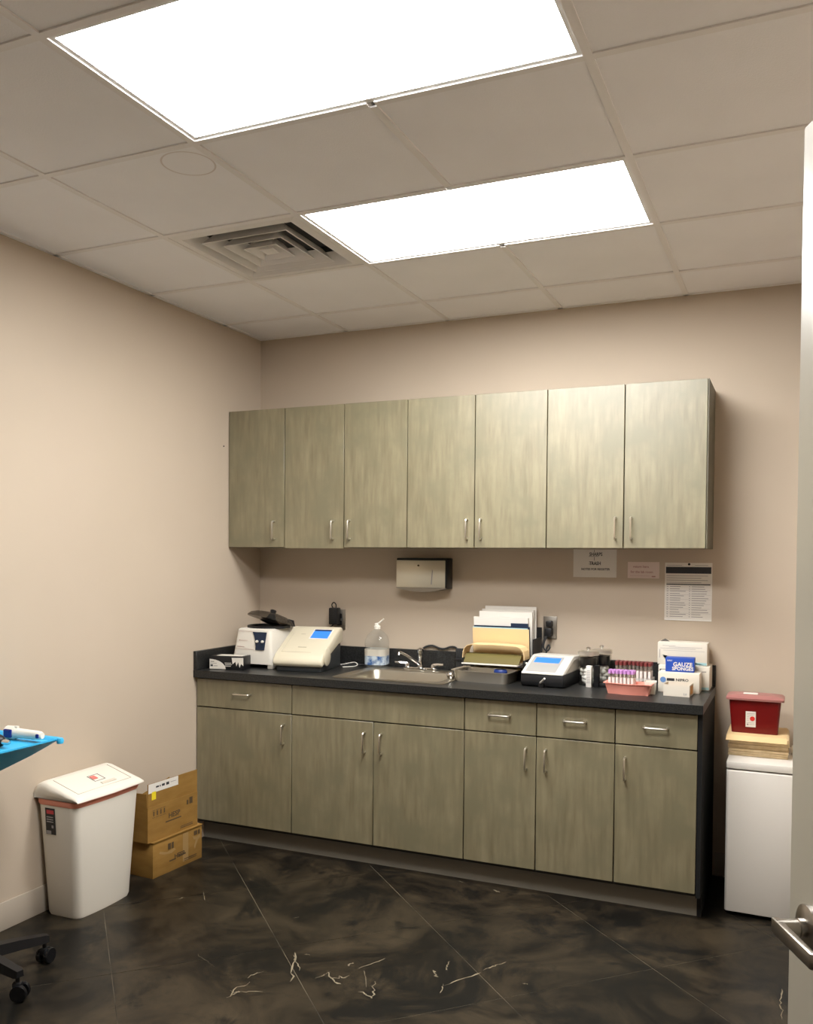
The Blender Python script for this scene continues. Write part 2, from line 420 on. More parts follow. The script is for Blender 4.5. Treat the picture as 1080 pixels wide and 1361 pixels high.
# wall cabinets
UY, UZ0, UZ1 = -.325, 1.568, 2.3205
ux = [.0025+2.5375*k/7 for k in range(8)]
def wall_cab(label, k0, k1, hs, drop=0):
    x0, x1 = ux[k0], ux[k1]
    t = thing('wall_cabinet', label, 'wall cabinet', (0,0,0), 0, 'row of wall cabinets')
    b = MB(); th = .018; y0, y1 = UY+.02, -.001
    b.box(x0+.0005, x0+th, y0, y1, UZ0, UZ1); b.box(x1-th, x1-.0005, y0, y1, UZ0, UZ1)
    b.box(x0+th, x1-th, y0, y1, UZ0, UZ0+th); b.box(x0+th, x1-th, y0, y1, UZ1-th, UZ1); b.box(x0+th, x1-th, y1-.006, y1, UZ0+th, UZ1-th)
    b.build('body', LAM, t)
    bx('shelf', LAM, t, x0+th, x1-th, y0+.02, y1-.01, 1.93, 1.948)
    for k, side in zip(range(k0, k1), hs):
        hx = ux[k]+.036 if side == 'l' else ux[k+1]-.036
        if k == 0: hx = ux[1]-.062
        if k == 1: hx = ux[2]-.062
        front('door', t, ux[k], ux[k+1], UY, UZ0-(.006 if k == 1 else 0), UZ1, hx, UZ0+.092)
wall_cab('single-door wall cabinet touching the left wall', 0, 1, 'r')
wall_cab('two-door wall cabinet second from the left wall', 1, 3, 'rl')
wall_cab('two-door wall cabinet above the towel dispenser and folders', 3, 5, 'rl')
wall_cab('two-door wall cabinet at the right end above the posted papers', 5, 7, 'rl')
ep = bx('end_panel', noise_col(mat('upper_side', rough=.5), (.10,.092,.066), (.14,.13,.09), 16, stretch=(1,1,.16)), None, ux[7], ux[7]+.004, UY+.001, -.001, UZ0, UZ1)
ep.parent = [o for o in C.objects if o.name.startswith('wall_cabinet')][-1]

# base cabinets
BY = -.613; BX1 = 2.567; DB, DT, DR0, DR1 = .1168, .7165, .7225, .868
def base_cab(label, x0, x1, cols, false_front=False, end=False):
    t = thing('base_cabinet', label, 'base cabinet', (0,0,0), 0, 'row of base cabinets')
    b = MB(); th = .018; y0, y1 = BY+.02, -.002
    b.box(x0+.0005, x0+th, y0, y1, .10, .8755); b.box(x1-th, x1-.0005, y0, y1, .10, .8755)
    b.box(x0+th, x1-th, y0, y1, .10, .118); b.box(x0+th, x1-th, y1-.006, y1, .118, .8755); b.box(x0+th, x1-th, y0, y0+.018, .80, .8755)
    b.build('body', CABIN, t)
    bx('toe_kick', mat('toe_kick', (.20,.18,.145), .5), t, x0, x1, BY+.068, BY+.08, 0, .10)
    if end:
        e = MB(); e.prism([(BY-.0, .1), (-.002, .1), (-.002, .8755), (BY, .8755)], x1, x1+.018, 'x'); e.box(x1, x1+.018, BY+.066, -.002, 0, .1)
        e.build('end_panel', ENDP, t)
    if false_front: front('false_front', t, x0, x1, BY, DR0, DR1)
    for a, c, side in cols:
        if not false_front: front('drawer', t, a, c, BY, DR0, DR1, (a+c)/2, (DR0+DR1)/2+.008, False)
        front('door', t, a, c, BY, DB, DT, a+.045 if side == 'l' else c-.045, DT-.1)
base_cab('base cabinet with one drawer and one door against the left wall', .004, .589, [(.004,.589,'r')])
base_cab('two-door base cabinet under the sink with a blank front', .589, 1.5138, [(.589,1.0469,'r'),(1.0469,1.5138,'l')], True)
base_cab('base cabinet with two drawers and two doors, right of the sink', 1.5138, 2.2044, [(1.5138,1.8561,'r'),(1.8561,2.2044,'l')])
base_cab('base cabinet with one drawer and one door at the right end', 2.2044, 2.546, [(2.2044,2.546,'l')], end=True)

# countertop with sink cut-out
ct = thing('countertop', 'black speckled laminate countertop over the base cabinets', 'countertop')
CZ0, CZ = .876, .914; SX0, SX1, SY0, SY1 = .80, 1.365, -.535, -.085
def ringslab(b, X0, X1, Y0, Y1, x0, x1, y0, y1, z0, z1):
    o = [(X0,Y0),(X1,Y0),(X1,Y1),(X0,Y1)]; i = [(x0,y0),(x1,y0),(x1,y1),(x0,y1)]
    b.loft([[(*p, z0) for p in i], [(*p, z0) for p in o], [(*p, z1) for p in o], [(*p, z1) for p in i], [(*p, z0) for p in i]], False, False)
b = MB(); ringslab(b, .001, BX1, -.638, -.001, SX0, SX1, SY0, SY1, CZ0, CZ); bmesh.ops.remove_doubles(b.bm, verts=b.bm.verts[:], dist=1e-5)
b.build('worktop', COUNTER, ct)
tag(bx('backsplash', COUNTER, None, .021, BX1, -.021, -.001, CZ, CZ+.1, bev=.0015, seg=1), 'long black backsplash strip along the back wall', 'backsplash')
tag(bx('backsplash', COUNTER, None, .001, .021, -.638, -.001, CZ, CZ+.1, bev=.0015, seg=1), 'short black backsplash strip against the left wall', 'backsplash')

# ------------------------------------------------------------------ sink and faucet
sk = thing('sink', 'stainless steel drop-in sink set in the black counter', 'sink', (1.0825, 0, CZ))
def rrect(x0, x1, y0, y1, r, z, n=5):
    out = []
    for cx, cy, a0 in ((x1-r,y1-r,0),(x0+r,y1-r,PI/2),(x0+r,y0+r,PI),(x1-r,y0+r,1.5*PI)):
        for k in range(n+1): a = a0+PI/2*k/n; out.append((cx+r*math.cos(a), cy+r*math.sin(a), z))
    return out
b = MB(); hw_ = .302
b.loft([rrect(-hw_,hw_,-.562,-.06,.03,.0005), rrect(-hw_,hw_,-.562,-.06,.03,.003), rrect(-hw_+.006,hw_-.006,-.556,-.066,.03,.005),
        rrect(-.258,.258,-.525,-.17,.05,.004), rrect(-.252,.252,-.519,-.176,.05,-.004), rrect(-.245,.245,-.51,-.185,.05,-.15), rrect(-.21,.21,-.48,-.215,.05,-.165)], False, True)
b.build('basin', SINKS, sk, smooth=True, auto=50)
b = MB(); b.lathe([(.04,-.1645),(.04,-.162),(.03,-.1625),(.012,-.164)], 0, -.34, 20); b.build('drain', CHROME, sk, smooth=True)
fc = thing('faucet', 'chrome two-handle faucet with raised thin spout at the sink', 'faucet', (1.0825, -.115, CZ+.005))
b = MB(); b.loft([rrect(-.10,.10,-.026,.026,.025,0), rrect(-.10,.10,-.026,.026,.025,.008), rrect(-.09,.09,-.018,.018,.017,.014)]); b.build('deck_plate', CHROME, fc, smooth=True)
b = MB(); b.lathe([(.017,.01),(.017,.03),(.012,.045),(.012,.085),(.017,.095),(.017,.112),(.006,.12)], 0, 0, 16); b.build('body', CHROME, fc, smooth=True)
b = MB(); b.tube([(0,-.01,.03),(-.012,-.06,.055),(-.028,-.13,.09),(-.04,-.175,.108),(-.042,-.185,.105),(-.042,-.187,.095)], [.009,.008,.007,.007,.007,.008], 10); b.build('spout', CHROME, fc, smooth=True)
for s in (-1, 1):
    b = MB(); b.lathe([(.016,.012),(.014,.03),(.008,.034)], s*.075, 0, 14); b.tube([(s*.075,0,.03),(s*.11,-.012,.034),(s*.14,-.02,.036)], [.008,.007,.005], 8)
    b.build('tap_handle', CHROME, fc, smooth=True)

# ------------------------------------------------------------------ things on the counter
# glove box
g = thing('glove_box', 'low black and white glove carton in the left counter corner', 'box', (.125, -.508, CZ), .19)
b = bx('carton', BLACK, g, -.082, .112, -.045, .05, 0, .072, bev=.001)
PW = mat('carton_white', (.66,.62,.55), .6)
pl = [(-.0815,.003)] + [(-.0815+.092*math.sin(a), .003+.052*math.cos(a)) for a in [PI/2*k/8 for k in range(9)]]
MB().prism(pl, -.0455, -.0449, 'y').build('white_panel', PW, g)
MB().prism([(.045,.064),(.111,.066),(.111,.022),(.098,.034),(.090,.012),(.082,.042),(.072,.02),(.066,.044),(.05,.03)], -.0455, -.0449, 'y').build('white_flash', PW, g)
bx('flap', PW, g, -.045, .10, -.036, .03, .0725, .0735)
lines(g, PW, [(.005,.042,.034,.037),(.008,.046,.026,.029),(.004,.04,.018,.021)], -.0452)
lines(g, INK, [(-.075,-.055,.040,.043),(-.076,-.04,.032,.0335),(-.076,-.062,.016,.026),(-.058,-.035,.018,.020)], -.0457)

# centrifuge
c = thing('centrifuge', 'white benchtop centrifuge with smoked lid open', 'centrifuge', (.222, -.27, CZ), .0)
b = MB()
lo = rrect(-.13,.13,-.152,.15,.02,.022); hi = rrect(-.104,.108,-.138,.14,.02,.205)
b.loft([lo, [(x*.98+y*0, y, z) for x, y, z in rrect(-.128,.128,-.152,.15,.02,.06)], hi, rrect(-.096,.10,-.128,.132,.02,.211)]); b.build('housing', WHITE, c, smooth=True)
for sx_ in (-1, 1):
    for sy_ in (-1, 1): bx('foot', WHITE, c, sx_*.112-.016, sx_*.112+.016, sy_*.128-.018, sy_*.128+.018, 0, .024, bev=.003)
def on_front(x, z): return (x, -.1535+(.014*max(z-.06,0)/.145))
tilt = math.atan2(.014, .145)
Mf = Matrix.Translation((0,-.153,.06)) @ Matrix.Rotation(-tilt, 4, 'X')
cp = [(.0,.135),(.088,.135),(.078,.038),(.024,.038),(.023,.06),(.018,.09),(.010,.115)]
MB().prism(cp, -.0035, .0005, 'y', M=Mf).build('control_panel', NAVY, c)
for kx in (.034, .068):
    MB().lathe([(.007,.0),(.007,.010),(.005,.012)], 0, 0, 12, M=Mf @ Matrix.Translation((kx,-.0035,.084)) @ Matrix.Rotation(PI/2,4,'X')).build('knob', WHITE, c, smooth=True)
b = MB()
for q in ((-.092,.012,.136,.1368),(-.108,.012,.04,.0408)): b.box(q[0],q[1],-.0012,0,q[2],q[3],M=Mf)
b.box(-.084,-.079,-.0012,0,.085,.09,M=Mf); b.box(-.076,-.03,-.0012,0,.0865,.0875,M=Mf); b.box(-.095,-.05,-.0012,0,.052,.054,M=Mf); b.build('print', INKR, c)
MB().lathe([(.118,.209),(.118,.222),(.108,.224),(.10,.212)], .012, 0, 32).build('bowl_rim', BLACK, c, smooth=True)
# open lid, hinged at the back right
Ml = Matrix.Translation((.02,.01,.256)) @ Matrix.Rotation(math.radians(9),4,'Y') @ Matrix.Rotation(math.radians(-15),4,'X')
b = MB(); b.lathe([(.132,-.010),(.132,-.004),(.118,.012),(.085,.026),(.04,.033),(.015,.034)], 0, 0, 32, M=Ml)
ld = b.build('lid', SMOKE, c, smooth=True)
MB().lathe([(.016,.034),(.018,.048),(.012,.053)], 0, 0, 16, M=Ml).build('lid_knob', BLACK, ld, smooth=True)
MB().lathe([(.02,-.03),(.06,-.02),(.03,.0),(.012,.034)], 0, 0, 16, M=Ml).build('lid_hub', BLACK, ld, smooth=True)
MB().tube([(.09,.13,.205),(.085,.13,.235),(.06,.12,.24)], .012, 8).build('hinge', BLACK, c, smooth=True)

# cream analyser
a = thing('analyser', 'large cream desktop analyser with sloped front and blue screen', 'analyser', (.508, -.302, CZ), .15); AN = a
W = .137
MB().prism([(-.15,0),(.16,0),(.16,.13),(-.02,.075),(-.15,.03)], -W+.012, W-.012, 'x', bev=.006).build('base', DGREY, a, smooth=True)
prof = [(-.158,.026),(-.172,.036),(-.176,.052),(-.168,.07),(-.145,.092),(.105,.212),(.13,.217),(.158,.214),(.165,.2),(.165,.135),(.10,.125),(-.03,.082),(-.1,.05)]
MB().prism(prof, -W, W, 'x', bev=.009, seg=3).build('cover', CREAM, a, smooth=True)
sl = math.atan2(.12, .25)
Ms = Matrix.Translation((0,-.145,.092)) @ Matrix.Rotation(sl,4,'X')     # slope plane: x, along slope (y), normal z
scr = MB().box(-.002,.112,.155,.262,0,.0025,bev=.001,M=Ms).build('screen_bezel', WHITE, a)
MB().box(.006,.104,.163,.238,.0024,.0032,M=Ms).build('screen', SCREEN, a); MB().box(.006,.104,.238,.254,.0024,.0032,M=Ms).build('screen_bar', SCREEND, a)
CR2 = mat('cream_groove', (.50,.45,.34), .5)
b = MB(); b.box(-.106,-.104,.02,.215,0,.0012,M=Ms); b.box(-.106,.06,.02,.0215,0,.0012,M=Ms); b.build('hatch_seam', CR2, a)
MB().box(-.030,.018,.068,.074,0,.0025,bev=.001,M=Ms).build('hatch_grip', CR2, a); MB().box(-.06,-.035,.205,.208,0,.001,M=Ms).build('badge', CR2, a)
b = MB(); b.lathe([(.048,0),(.048,.006),(.042,.010)], 0, 0, 28, M=Matrix.Translation((W-.001,-.10,.078)) @ Matrix.Rotation(math.radians(-25),4,'X') @ Matrix.Scale(1.0,4) @ Matrix.Rotation(PI/2,4,'Y') )
b.build('side_cap', CREAM, a, smooth=True)

# water jug
j = thing('water_jug', 'clear plastic jug with blue label beside the sink', 'bottle', (.815, -.02-.072, CZ+.0055), .1)
rings = []
for s_, z in ((.050,0),(.058,.004),(.060,.02),(.060,.10),(.058,.112),(.060,.122),(.058,.145),(.048,.172),(.030,.192),(.016,.202),(.016,.214)):
    rings.append(rrect(-s_,s_,-s_,s_,s_*.55,z))
MB().loft(rings).build('bottle', CLEAR, j, smooth=True)
rb = lambda s_, z: rrect(-s_,s_,-s_,s_,s_*.55,z)
MB().loft([rb(.0606,.014), rb(.0606,.062)], False, False).build('label_wrap', BLUEL, j, smooth=True)
MB().loft([rb(.0606,.062), rb(.0606,.098)], False, False).build('paper_label', mat('jug_paper', (.62,.57,.48), .6, trans=.3), j, smooth=True)
b = MB(); b.lathe([(.018,.206),(.018,.222),(.010,.226),(.007,.236)], 0, 0, 14); b.build('cap', WHITE, j, smooth=True)
MB().tube([(-.012,0,.230),(.01,0,.236),(.04,-.006,.262)], [.006,.006,.004], 8).build('nozzle', WHITE, j, smooth=True)

# wall sockets, adapters and cables
def socket(label, x, z):
    t = thing('wall_outlet', label, 'outlet', (x, 0, z))
    bx('plate', STEELD, t, -.036, .036, -.006, -.0005, -.058, .058, bev=.002)
    for dz in (-.02, .02):
        o = MB().loft([[(p[0], -.0062, p[1]+dz) for p in [(q[0], q[1]) for q in rrect(-.016,.016,-.014,.014,.006,0)]], [(p[0], -.008, p[1]+dz) for p in [(q[0], q[1]) for q in rrect(-.016,.016,-.014,.014,.006,0)]]]).build('receptacle', BLACK, t)
socket('steel outlet plate with a tall black adapter, left of the sink', .536, 1.162)
socket('steel outlet plate with black plugs above the small analyser', 1.757, 1.163)
ad = thing('power_adapter', 'black plug-in power adapter with looped cord on the left outlet', 'adapter', (.523, -.008, 1.175))
bx('housing', BLACK, ad, -.03, .022, -.05, 0, -.04, .055, bev=.006)
MB().cord([(-.012,-.03,.053),(-.018,-.033,.07),(-.008,-.03,.085),(.004,-.026,.075),(.006,-.026,.055)], .0035, 6).build('cord_loop', RUBBER, ad, smooth=True)
MB().cord([(-.005,-.03,-.038),(-.02,-.05,-.055),(-.04,-.08,-.07),(-.07,-.10,-.11),(-.09,-.09,-.17),(-.06,-.06,-.235),(.02,-.07,-.25)], .004, 6).build('cord', RUBBER, ad, smooth=True)
ad = thing('power_plug', 'two black plugs with cord in the right outlet', 'plug', (1.757, -.008, 1.163))
bx('plug', BLACK, ad, -.014, .016, -.034, 0, .006, .036, bev=.005); bx('plug', BLACK, ad, -.018, .018, -.04, 0, -.044, .0, bev=.006)
MB().cord([(-.008,-.03,-.04),(-.02,-.04,-.06),(-.028,-.045,-.1),(-.03,-.05,-.14),(-.026,-.06,-.2),(.02,-.08,-.235)], .0045, 6).build('cord', RUBBER, ad, smooth=True)
MB().cord([(-.004,-.034,-.04),(-.016,-.045,-.07),(-.018,-.05,-.1),(.0,-.05,-.115),(.012,-.045,-.1),(.006,-.04,-.085),(-.004,-.045,-.105),(-.004,-.05,-.15),(.0,-.06,-.22)], .0045, 6).build('cord', RUBBER, ad, smooth=True)
cb = thing('cord_bundle', 'black cord looping along the backsplash right of the faucet, bundled at its end', 'cord', (1.275, -.036, CZ))
for k in range(4):
    x = -.012+.009*k
    MB().cord([(x,.016,.112),(x,-.004,.117),(x,-.012,.10),(x+.003,-.012,.05),(x,-.014,.006)], .0055, 8).build('strand', RUBBER, cb, smooth=True)
MB().box(-.02,.024,-.022,-.003,.055,.068,bev=.003).build('tie', BLACK, cb)
MB().cord([(-.245,.024,.104),(-.225,.021,.106),(-.2,.024,.12),(-.165,.024,.126),(-.125,.024,.114),(-.095,.024,.112),(-.06,.024,.124),(-.03,.022,.122),(-.013,.006,.106)], .0055, 8).build('loop', RUBBER, cb, smooth=True)
MW = Matrix.LocRotScale(AN.location, AN.rotation_euler, None).inverted()
MB().cord([MW @ Vector(p) for p in [(.66,-.2,.9185),(.70,-.14,.9185),(.70,-.10,.924),(.67,-.075,.932),(.63,-.08,.925),(.60,-.11,.9185)]], .0026, 8).build('white_cord', WHITE, AN, smooth=True)
MB().cord([MW @ Vector(p) for p in [(.62,-.13,.9185),(.70,-.07,.9185),(.735,-.05,.9185),(.73,-.035,.9185),(.60,-.04,.9185)]], .004, 8).build('black_cord', RUBBER, AN, smooth=True)

# stainless instrument tray
it = thing('instrument_tray', 'shallow stainless steel instrument tray in front of the folders', 'tray', (1.522, -.325, CZ), -.06)
b = MB(); b.loft([rrect(-.135,.135,-.083,.083,.03,0), rrect(-.143,.143,-.09,.09,.03,.05), rrect(-.155,.155,-.1,.1,.03,.053), rrect(-.155,.155,-.1,.1,.03,.056),
                  rrect(-.141,.141,-.088,.088,.03,.0525), rrect(-.133,.133,-.081,.081,.03,.003)]); b.build('pan', STEEL, it, smooth=True, auto=50)
o = thing('blue_clip', 'small dark blue rubber ring lying in the steel tray', 'clip', (1.60, -.34, CZ+.004))
b = MB(); b.loft([[( (.028+.006*math.cos(q))*math.cos(p), (.028+.006*math.cos(q))*math.sin(p)*.8, .045+.012*math.sin(q)) for q in [2*PI*k/8 for k in range(8)]] for p in [2*PI*k/20 for k in range(21)]], False, False)
b.box(-.003,.003,-.024,.024,0,.04); b.build('ring', mat('clip_blue', (.01,.03,.16), .4), o, smooth=True)
o = MB(); o.sphere((1.352,-.37,CZ+.021), .021); 
tag(o.build('steel_ball', CHROME, None, smooth=True), 'round chrome ball at the left corner of the steel tray', 'knob')

# desk file organiser with folders
og = thing('file_organiser', 'black desk file organiser behind the steel tray', 'organiser', (1.552, -.12, CZ))
b = MB(); b.box(-.152,.168,-.098,.09,.0,.006,bev=.001)
for x in (-.15, .162): b.box(x,x+.005,-.06,.093,.006,.20); b.box(x,x+.005,-.098,-.06,.006,.11); b.box(x,x+.005,-.225,-.098,.07,.11)
b.box(-.152,.168,.093,.097,.0,.25); b.build('frame', BLACK, og)
bx('shelf', BLACK, og, -.145, .162, -.225, -.088, .075, .080); bx('divider', BLACK, og, -.145, .162, -.0605, -.0585, .006, .05)
for x in (-.149, .168): MB().lathe([(.006,0),(.006,.008)], 0, 0, 10, M=Matrix.Translation((x,-.2,.095)) @ Matrix.Rotation(PI/2,4,'Y')).build('rod_end', WHITE, og)
def upright(label, name, m, x0, x1, ybase, ytop, z0, z1, th, tab=None):
    o = MB()
    pts = [(ybase,z0),(ytop,z1),(ytop+th,z1),(ybase+th,z0)]
    o.prism(pts, x0, x1, 'x')
    if tab: o.prism([(ytop,z1),(ytop,z1+.016),(ytop+.001,z1+.016),(ytop+.001,z1)], tab[0], tab[1], 'x')
    return tag(o.build(name, m), label, 'folder', 'upright folders in the organiser')
upright('rearmost and tallest white folder in the organiser', 'file_folder', PAPER, 1.420, 1.695, -.042, -.045, .921, 1.268, .010)
upright('second white folder from the back of the organiser', 'file_folder', PAPERG, 1.413, 1.69, -.066, -.075, .921, 1.253, .014)
upright('third white folder from the back of the organiser', 'file_folder', PAPER, 1.408, 1.69, -.092, -.105, .921, 1.243, .014)
upright('frontmost thick white folder in the organiser', 'file_folder', PAPER, 1.395, 1.682, -.13, -.155, .921, 1.216, .02)
upright('dark navy folder with a tab behind the manila one', 'file_folder', NAVY, 1.405, 1.698, -.150, -.178, .921, 1.175, .003, (1.60, 1.69))
upright('pale blue folder edge behind the manila folder', 'file_folder', PALEB, 1.402, 1.69, -.157, -.188, .921, 1.168, .002)
# manila folder bending forward over the shelf
mf = MB(); pr = []
path = [(-.168,.921),(-.20,1.168)]
mf.prism([(-.166,.921),(-.198,1.164),(-.2,1.164),(-.169,.921)], 1.405, 1.70, 'x')
arc = [(-.200+.03*math.cos(t_)-.03, 1.085+.03*math.sin(t_)) for t_ in [PI/2*k/6 for k in range(7)]]
tag(mf.build('manila_folder', MANILA), 'tan manila folder standing in front of the white folders', 'folder', 'upright folders in the organiser')
ou = [(1.388,1.015),(1.390,1.045),(1.397,1.068),(1.412,1.083),(1.435,1.089),(1.55,1.091),(1.665,1.088),(1.688,1.080),(1.702,1.063),(1.708,1.035),(1.710,.985)]
inn = [(1.391,1.015),(1.393,1.044),(1.3995,1.066),(1.4135,1.0805),(1.435,1.0862),(1.55,1.088),(1.665,1.0852),(1.6865,1.0775),(1.6995,1.061),(1.705,1.034),(1.707,.985)]
mf = MB(); mf.prism(ou+inn[::-1], -.305, -.207, 'y')
tag(mf.build('bent_folder', MANILA), 'tan folder bowed into an arch over the organiser shelf', 'folder')
of = MB(); o1 = [(-.262-.075*k/8, 1.0035+.040*math.sin(PI*.5*(1-k/8))) for k in range(9)]
of.prism(o1+[(y, z-.003) for y, z in o1[::-1]], 1.402, 1.69, 'x')
tag(of.build('olive_folder', OLIVE), 'olive green folder inside the arched tan folder', 'folder')
pf = MB(); pf.box(1.402, 1.688, -.352, -.208, .9945, 1.0)
tag(pf.build('paper_stack', PAPER), 'thin stack of white paper on the organiser shelf', 'paper')

# small analyser
a = thing('small_analyser', 'small white and black analyser with wide blue display', 'analyser', (1.838, -.278, CZ), -.06)
MB().prism([(-.145,.004),(-.152,.02),(-.148,.064),(.14,.064),(.14,.0),(-.13,0)], -.105, .105, 'x', bev=.007, seg=2).build('base', BLACK, a, smooth=True)
MB().prism([(-.152,.06),(-.150,.068),(.02,.135),(.135,.132),(.142,.062),(.12,.06)], -.103, .103, 'x', bev=.006, seg=2).build('cover', mat('shell_white', (.60,.57,.51), .4), a, smooth=True)
sl2 = math.atan2(.067, .17); Ms = Matrix.Translation((0,-.150,.068)) @ Matrix.Rotation(sl2,4,'X')
MB().box(-.085,.062,.012,.165,-.001,.0012,M=Ms).build('face_panel', GREYP, a)
MB().box(-.072,.052,.10,.15,.001,.0025,M=Ms).build('display', SCREEN, a)
MB().prism([(-.11,.070),(.01,.118),(.12,.118),(.125,.070)], .1025, .1042, 'x').build('side_panel', mat('side_cream', (.60,.55,.46), .4), a)
MB().tube([(-.004,-.158,.022),(.0,-.166,.026),(.03,-.20,.05)], [.005,.0045,.0045], 8).build('lever', WHITE, a, smooth=True)
MB().box(-.012,.012,-.162,-.148,.0,.026,bev=.003).build('lever_mount', BLACK, a)

# glass jars
def jar(label, x, y, s=1.):
    t = thing('glass_jar', label, 'jar', (x, y, CZ), 0, 'apothecary jars')
    b = MB(); b.lathe([(.044,0),(.047,.004),(.047,.135),(.044,.142),(.040,.142),(.043,.135),(.043,.008),(.02,.007)], 0, 0, 28); b.build('jar', JARG, t, smooth=True)
    b = MB(); b.lathe([(.050,.143),(.050,.160),(.045,.163),(.006,.163)], 0, 0, 28); l = b.build('lid', STEEL, t, smooth=True)
    b = MB(); b.lathe([(.006,.163),(.006,.170),(.011,.174),(.011,.180),(.004,.183)], 0, 0, 14); b.build('knob', CHROME, l, smooth=True)
    for zz, hgt in ((.07, .132),): 
        b = MB(); b.lathe([(.036,.085),(.040,.09),(.040,hgt),(.02,hgt+.002)], 0, 0, 20); b.build('inner_fill', BLACK, t, smooth=True)  # plain black cylinder in the upper part of the jar
    random.seed(int(x*1000))
    for k in range(20):
        a_ = random.random()*2*PI; r_ = random.uniform(.02,.028); z_ = .021+.0165*(k//5)
        b = MB(); b.sphere((r_*math.cos(a_*.15+k*1.257), r_*math.sin(a_*.15+k*1.257), z_), .0135, seg=8); b.build('cotton_ball', COTTON, t, smooth=True)
jar('front glass jar of cotton balls behind the white slip box', 2.005, -.235)
jar('rear glass jar of cotton balls nearer the wall', 2.045, -.115)
o = thing('slip_carton', 'narrow white upright carton in front of the glass jars', 'box', (2.026, -.308, CZ), -.12)
bx('carton', PAPER, o, -.0125, .0125, -.012, .012, 0, .1, bev=.0008)
lines(o, INKG, [(-.008,.008,z,z+.003) for z in [.02+.008*k for k in range(8)]], -.0122)
o = bx('black_stand', BLACKG, None, 2.046, 2.072, -.315, -.285, CZ, CZ+.105, bev=.004)
tag(o, 'narrow black upright dispenser beside the white slip carton', 'dispenser')
o = bx('black_case', BLACK, None, 2.055, 2.12, -.30, -.17, CZ, CZ+.02, bev=.004); tag(o, 'flat black case between the jars and the pink tray', 'case')

# blood tubes, racks and the pink tray
ORD = ['first','second','third','fourth','fifth','sixth','seventh','eighth','ninth']
def tube_proto(cap, length):
    t = bpy.data.objects.new('blood_tube', None); C.objects.link(t); t.empty_display_size = .01
    MB().lathe([(.002,0),(.0055,.003),(.0063,.008),(.0063,length-.012)], 0, 0, 12).build('tube', GLASS, t, smooth=True)
    MB().lathe([(.0066,length*.25),(.0066,length*.68)], 0, 0, 12, cap=False).build('label', TLABEL, t, smooth=True)
    MB().lathe([(.0074,length-.016),(.0078,length-.002),(.0074,length),(.003,length)], 0, 0, 12).build('cap', cap, t, smooth=True)
    return t
def fill(proto, spots, labels, group):
    for k, (x, y, z) in enumerate(spots):
        o = proto if k == 0 else copy_tree(proto)
        o.location = (x, y, z); tag(o, labels(k), 'tube', group)
def rack(name, label, x0, x1, y0, y1, z0, z1, m):
    t = thing(name, label, 'rack', ((x0+x1)/2, (y0+y1)/2, z0)); a_, b_ = (x1-x0)/2, (y1-y0)/2; h = z1-z0
    bx('base', m, t, -a_, a_, -b_, b_, 0, .005)
    for s_ in (-1,1): bx('side', m, t, s_*a_-(.003 if s_ > 0 else 0), s_*a_+(.003 if s_ < 0 else 0), -b_, b_, .005, h)
    for z in (h,):
        for s_ in (-1,1): bx('rail', m, t, -a_, a_, s_*b_-(.003 if s_ > 0 else 0), s_*b_+(.003 if s_ < 0 else 0), z-.010, z)
    return t
PT = thing('pink_tray', 'pink plastic tray holding the purple-capped tubes', 'tray', (2.232, -.44, CZ), -.02)
b = MB()
def wav(x0,x1,y0,y1,z): return [(x, y+(.006*math.cos(x/.1*PI) if y < 0 else 0), zz) for x, y, zz in rrect(x0,x1,y0,y1,.018,z,6)]
def wring(sx_, sy_, z):
    pts = []
    n_ = 14
    for k in range(n_): x = -sx_+2*sx_*k/n_; pts.append((x, -sy_+.007*math.cos(x/sx_*PI*1.0)*-1, z))
    for k in range(6): pts.append((sx_, -sy_+2*sy_*k/6, z))
    for k in range(n_): x = sx_-2*sx_*k/n_; pts.append((x, sy_, z))
    for k in range(6): pts.append((-sx_, sy_-2*sy_*k/6, z))
    return pts
b.loft([wring(.088,.034,0), wring(.099,.045,.046), wring(.106,.051,.048), wring(.106,.051,.051), wring(.097,.043,.0505), wring(.087,.033,.003)]); b.build('pan', PINKT, PT, smooth=True, auto=50)
pp = tube_proto(PURPLE, .10)
sp = [(2.150+.0168*k+.004*(r%2), -.462+.0165*r, CZ+.006) for r in range(3) for k in range(7)]
fill(pp, sp, lambda k: 'purple-capped tube in the pink tray, %s row, %s from the left' % (['front','middle','back'][k//7], ORD[k%7]), 'purple-capped tubes in the pink tray')
rack('tube_rack', 'clear rack of dark red capped tubes behind the pink tray', 2.142, 2.318, -.345, -.255, CZ, CZ+.06, mat('rack_clear', (.75,.72,.68), .3, trans=.6))
rp = tube_proto(REDCAP, .125)
rk = [(r, k) for r in range(4) for k in range(9) if not (r == 0 and k in (3,4,5))]
sp = [(2.156+.0186*k, -.328+.0182*r, CZ+.0052) for r, k in rk]
fill(rp, sp, lambda k: 'dark red capped tube in the rack, %s row, %s from the left' % (['front','second','third','rear'][rk[k][0]], ORD[sum(1 for q in rk[:k] if q[0] == rk[k][0])]), 'dark red capped tubes in the rack')
o = thing('white_dish', 'small white rectangular dish right of the tubes', 'dish', (2.318, -.385, CZ), .1)
b = MB(); b.loft([rrect(-.022,.022,-.03,.03,.006,0), rrect(-.026,.026,-.035,.035,.006,.055), rrect(-.024,.024,-.033,.033,.006,.055), rrect(-.02,.02,-.028,.028,.006,.004)]); b.build('pan', WHITE, o, smooth=True)

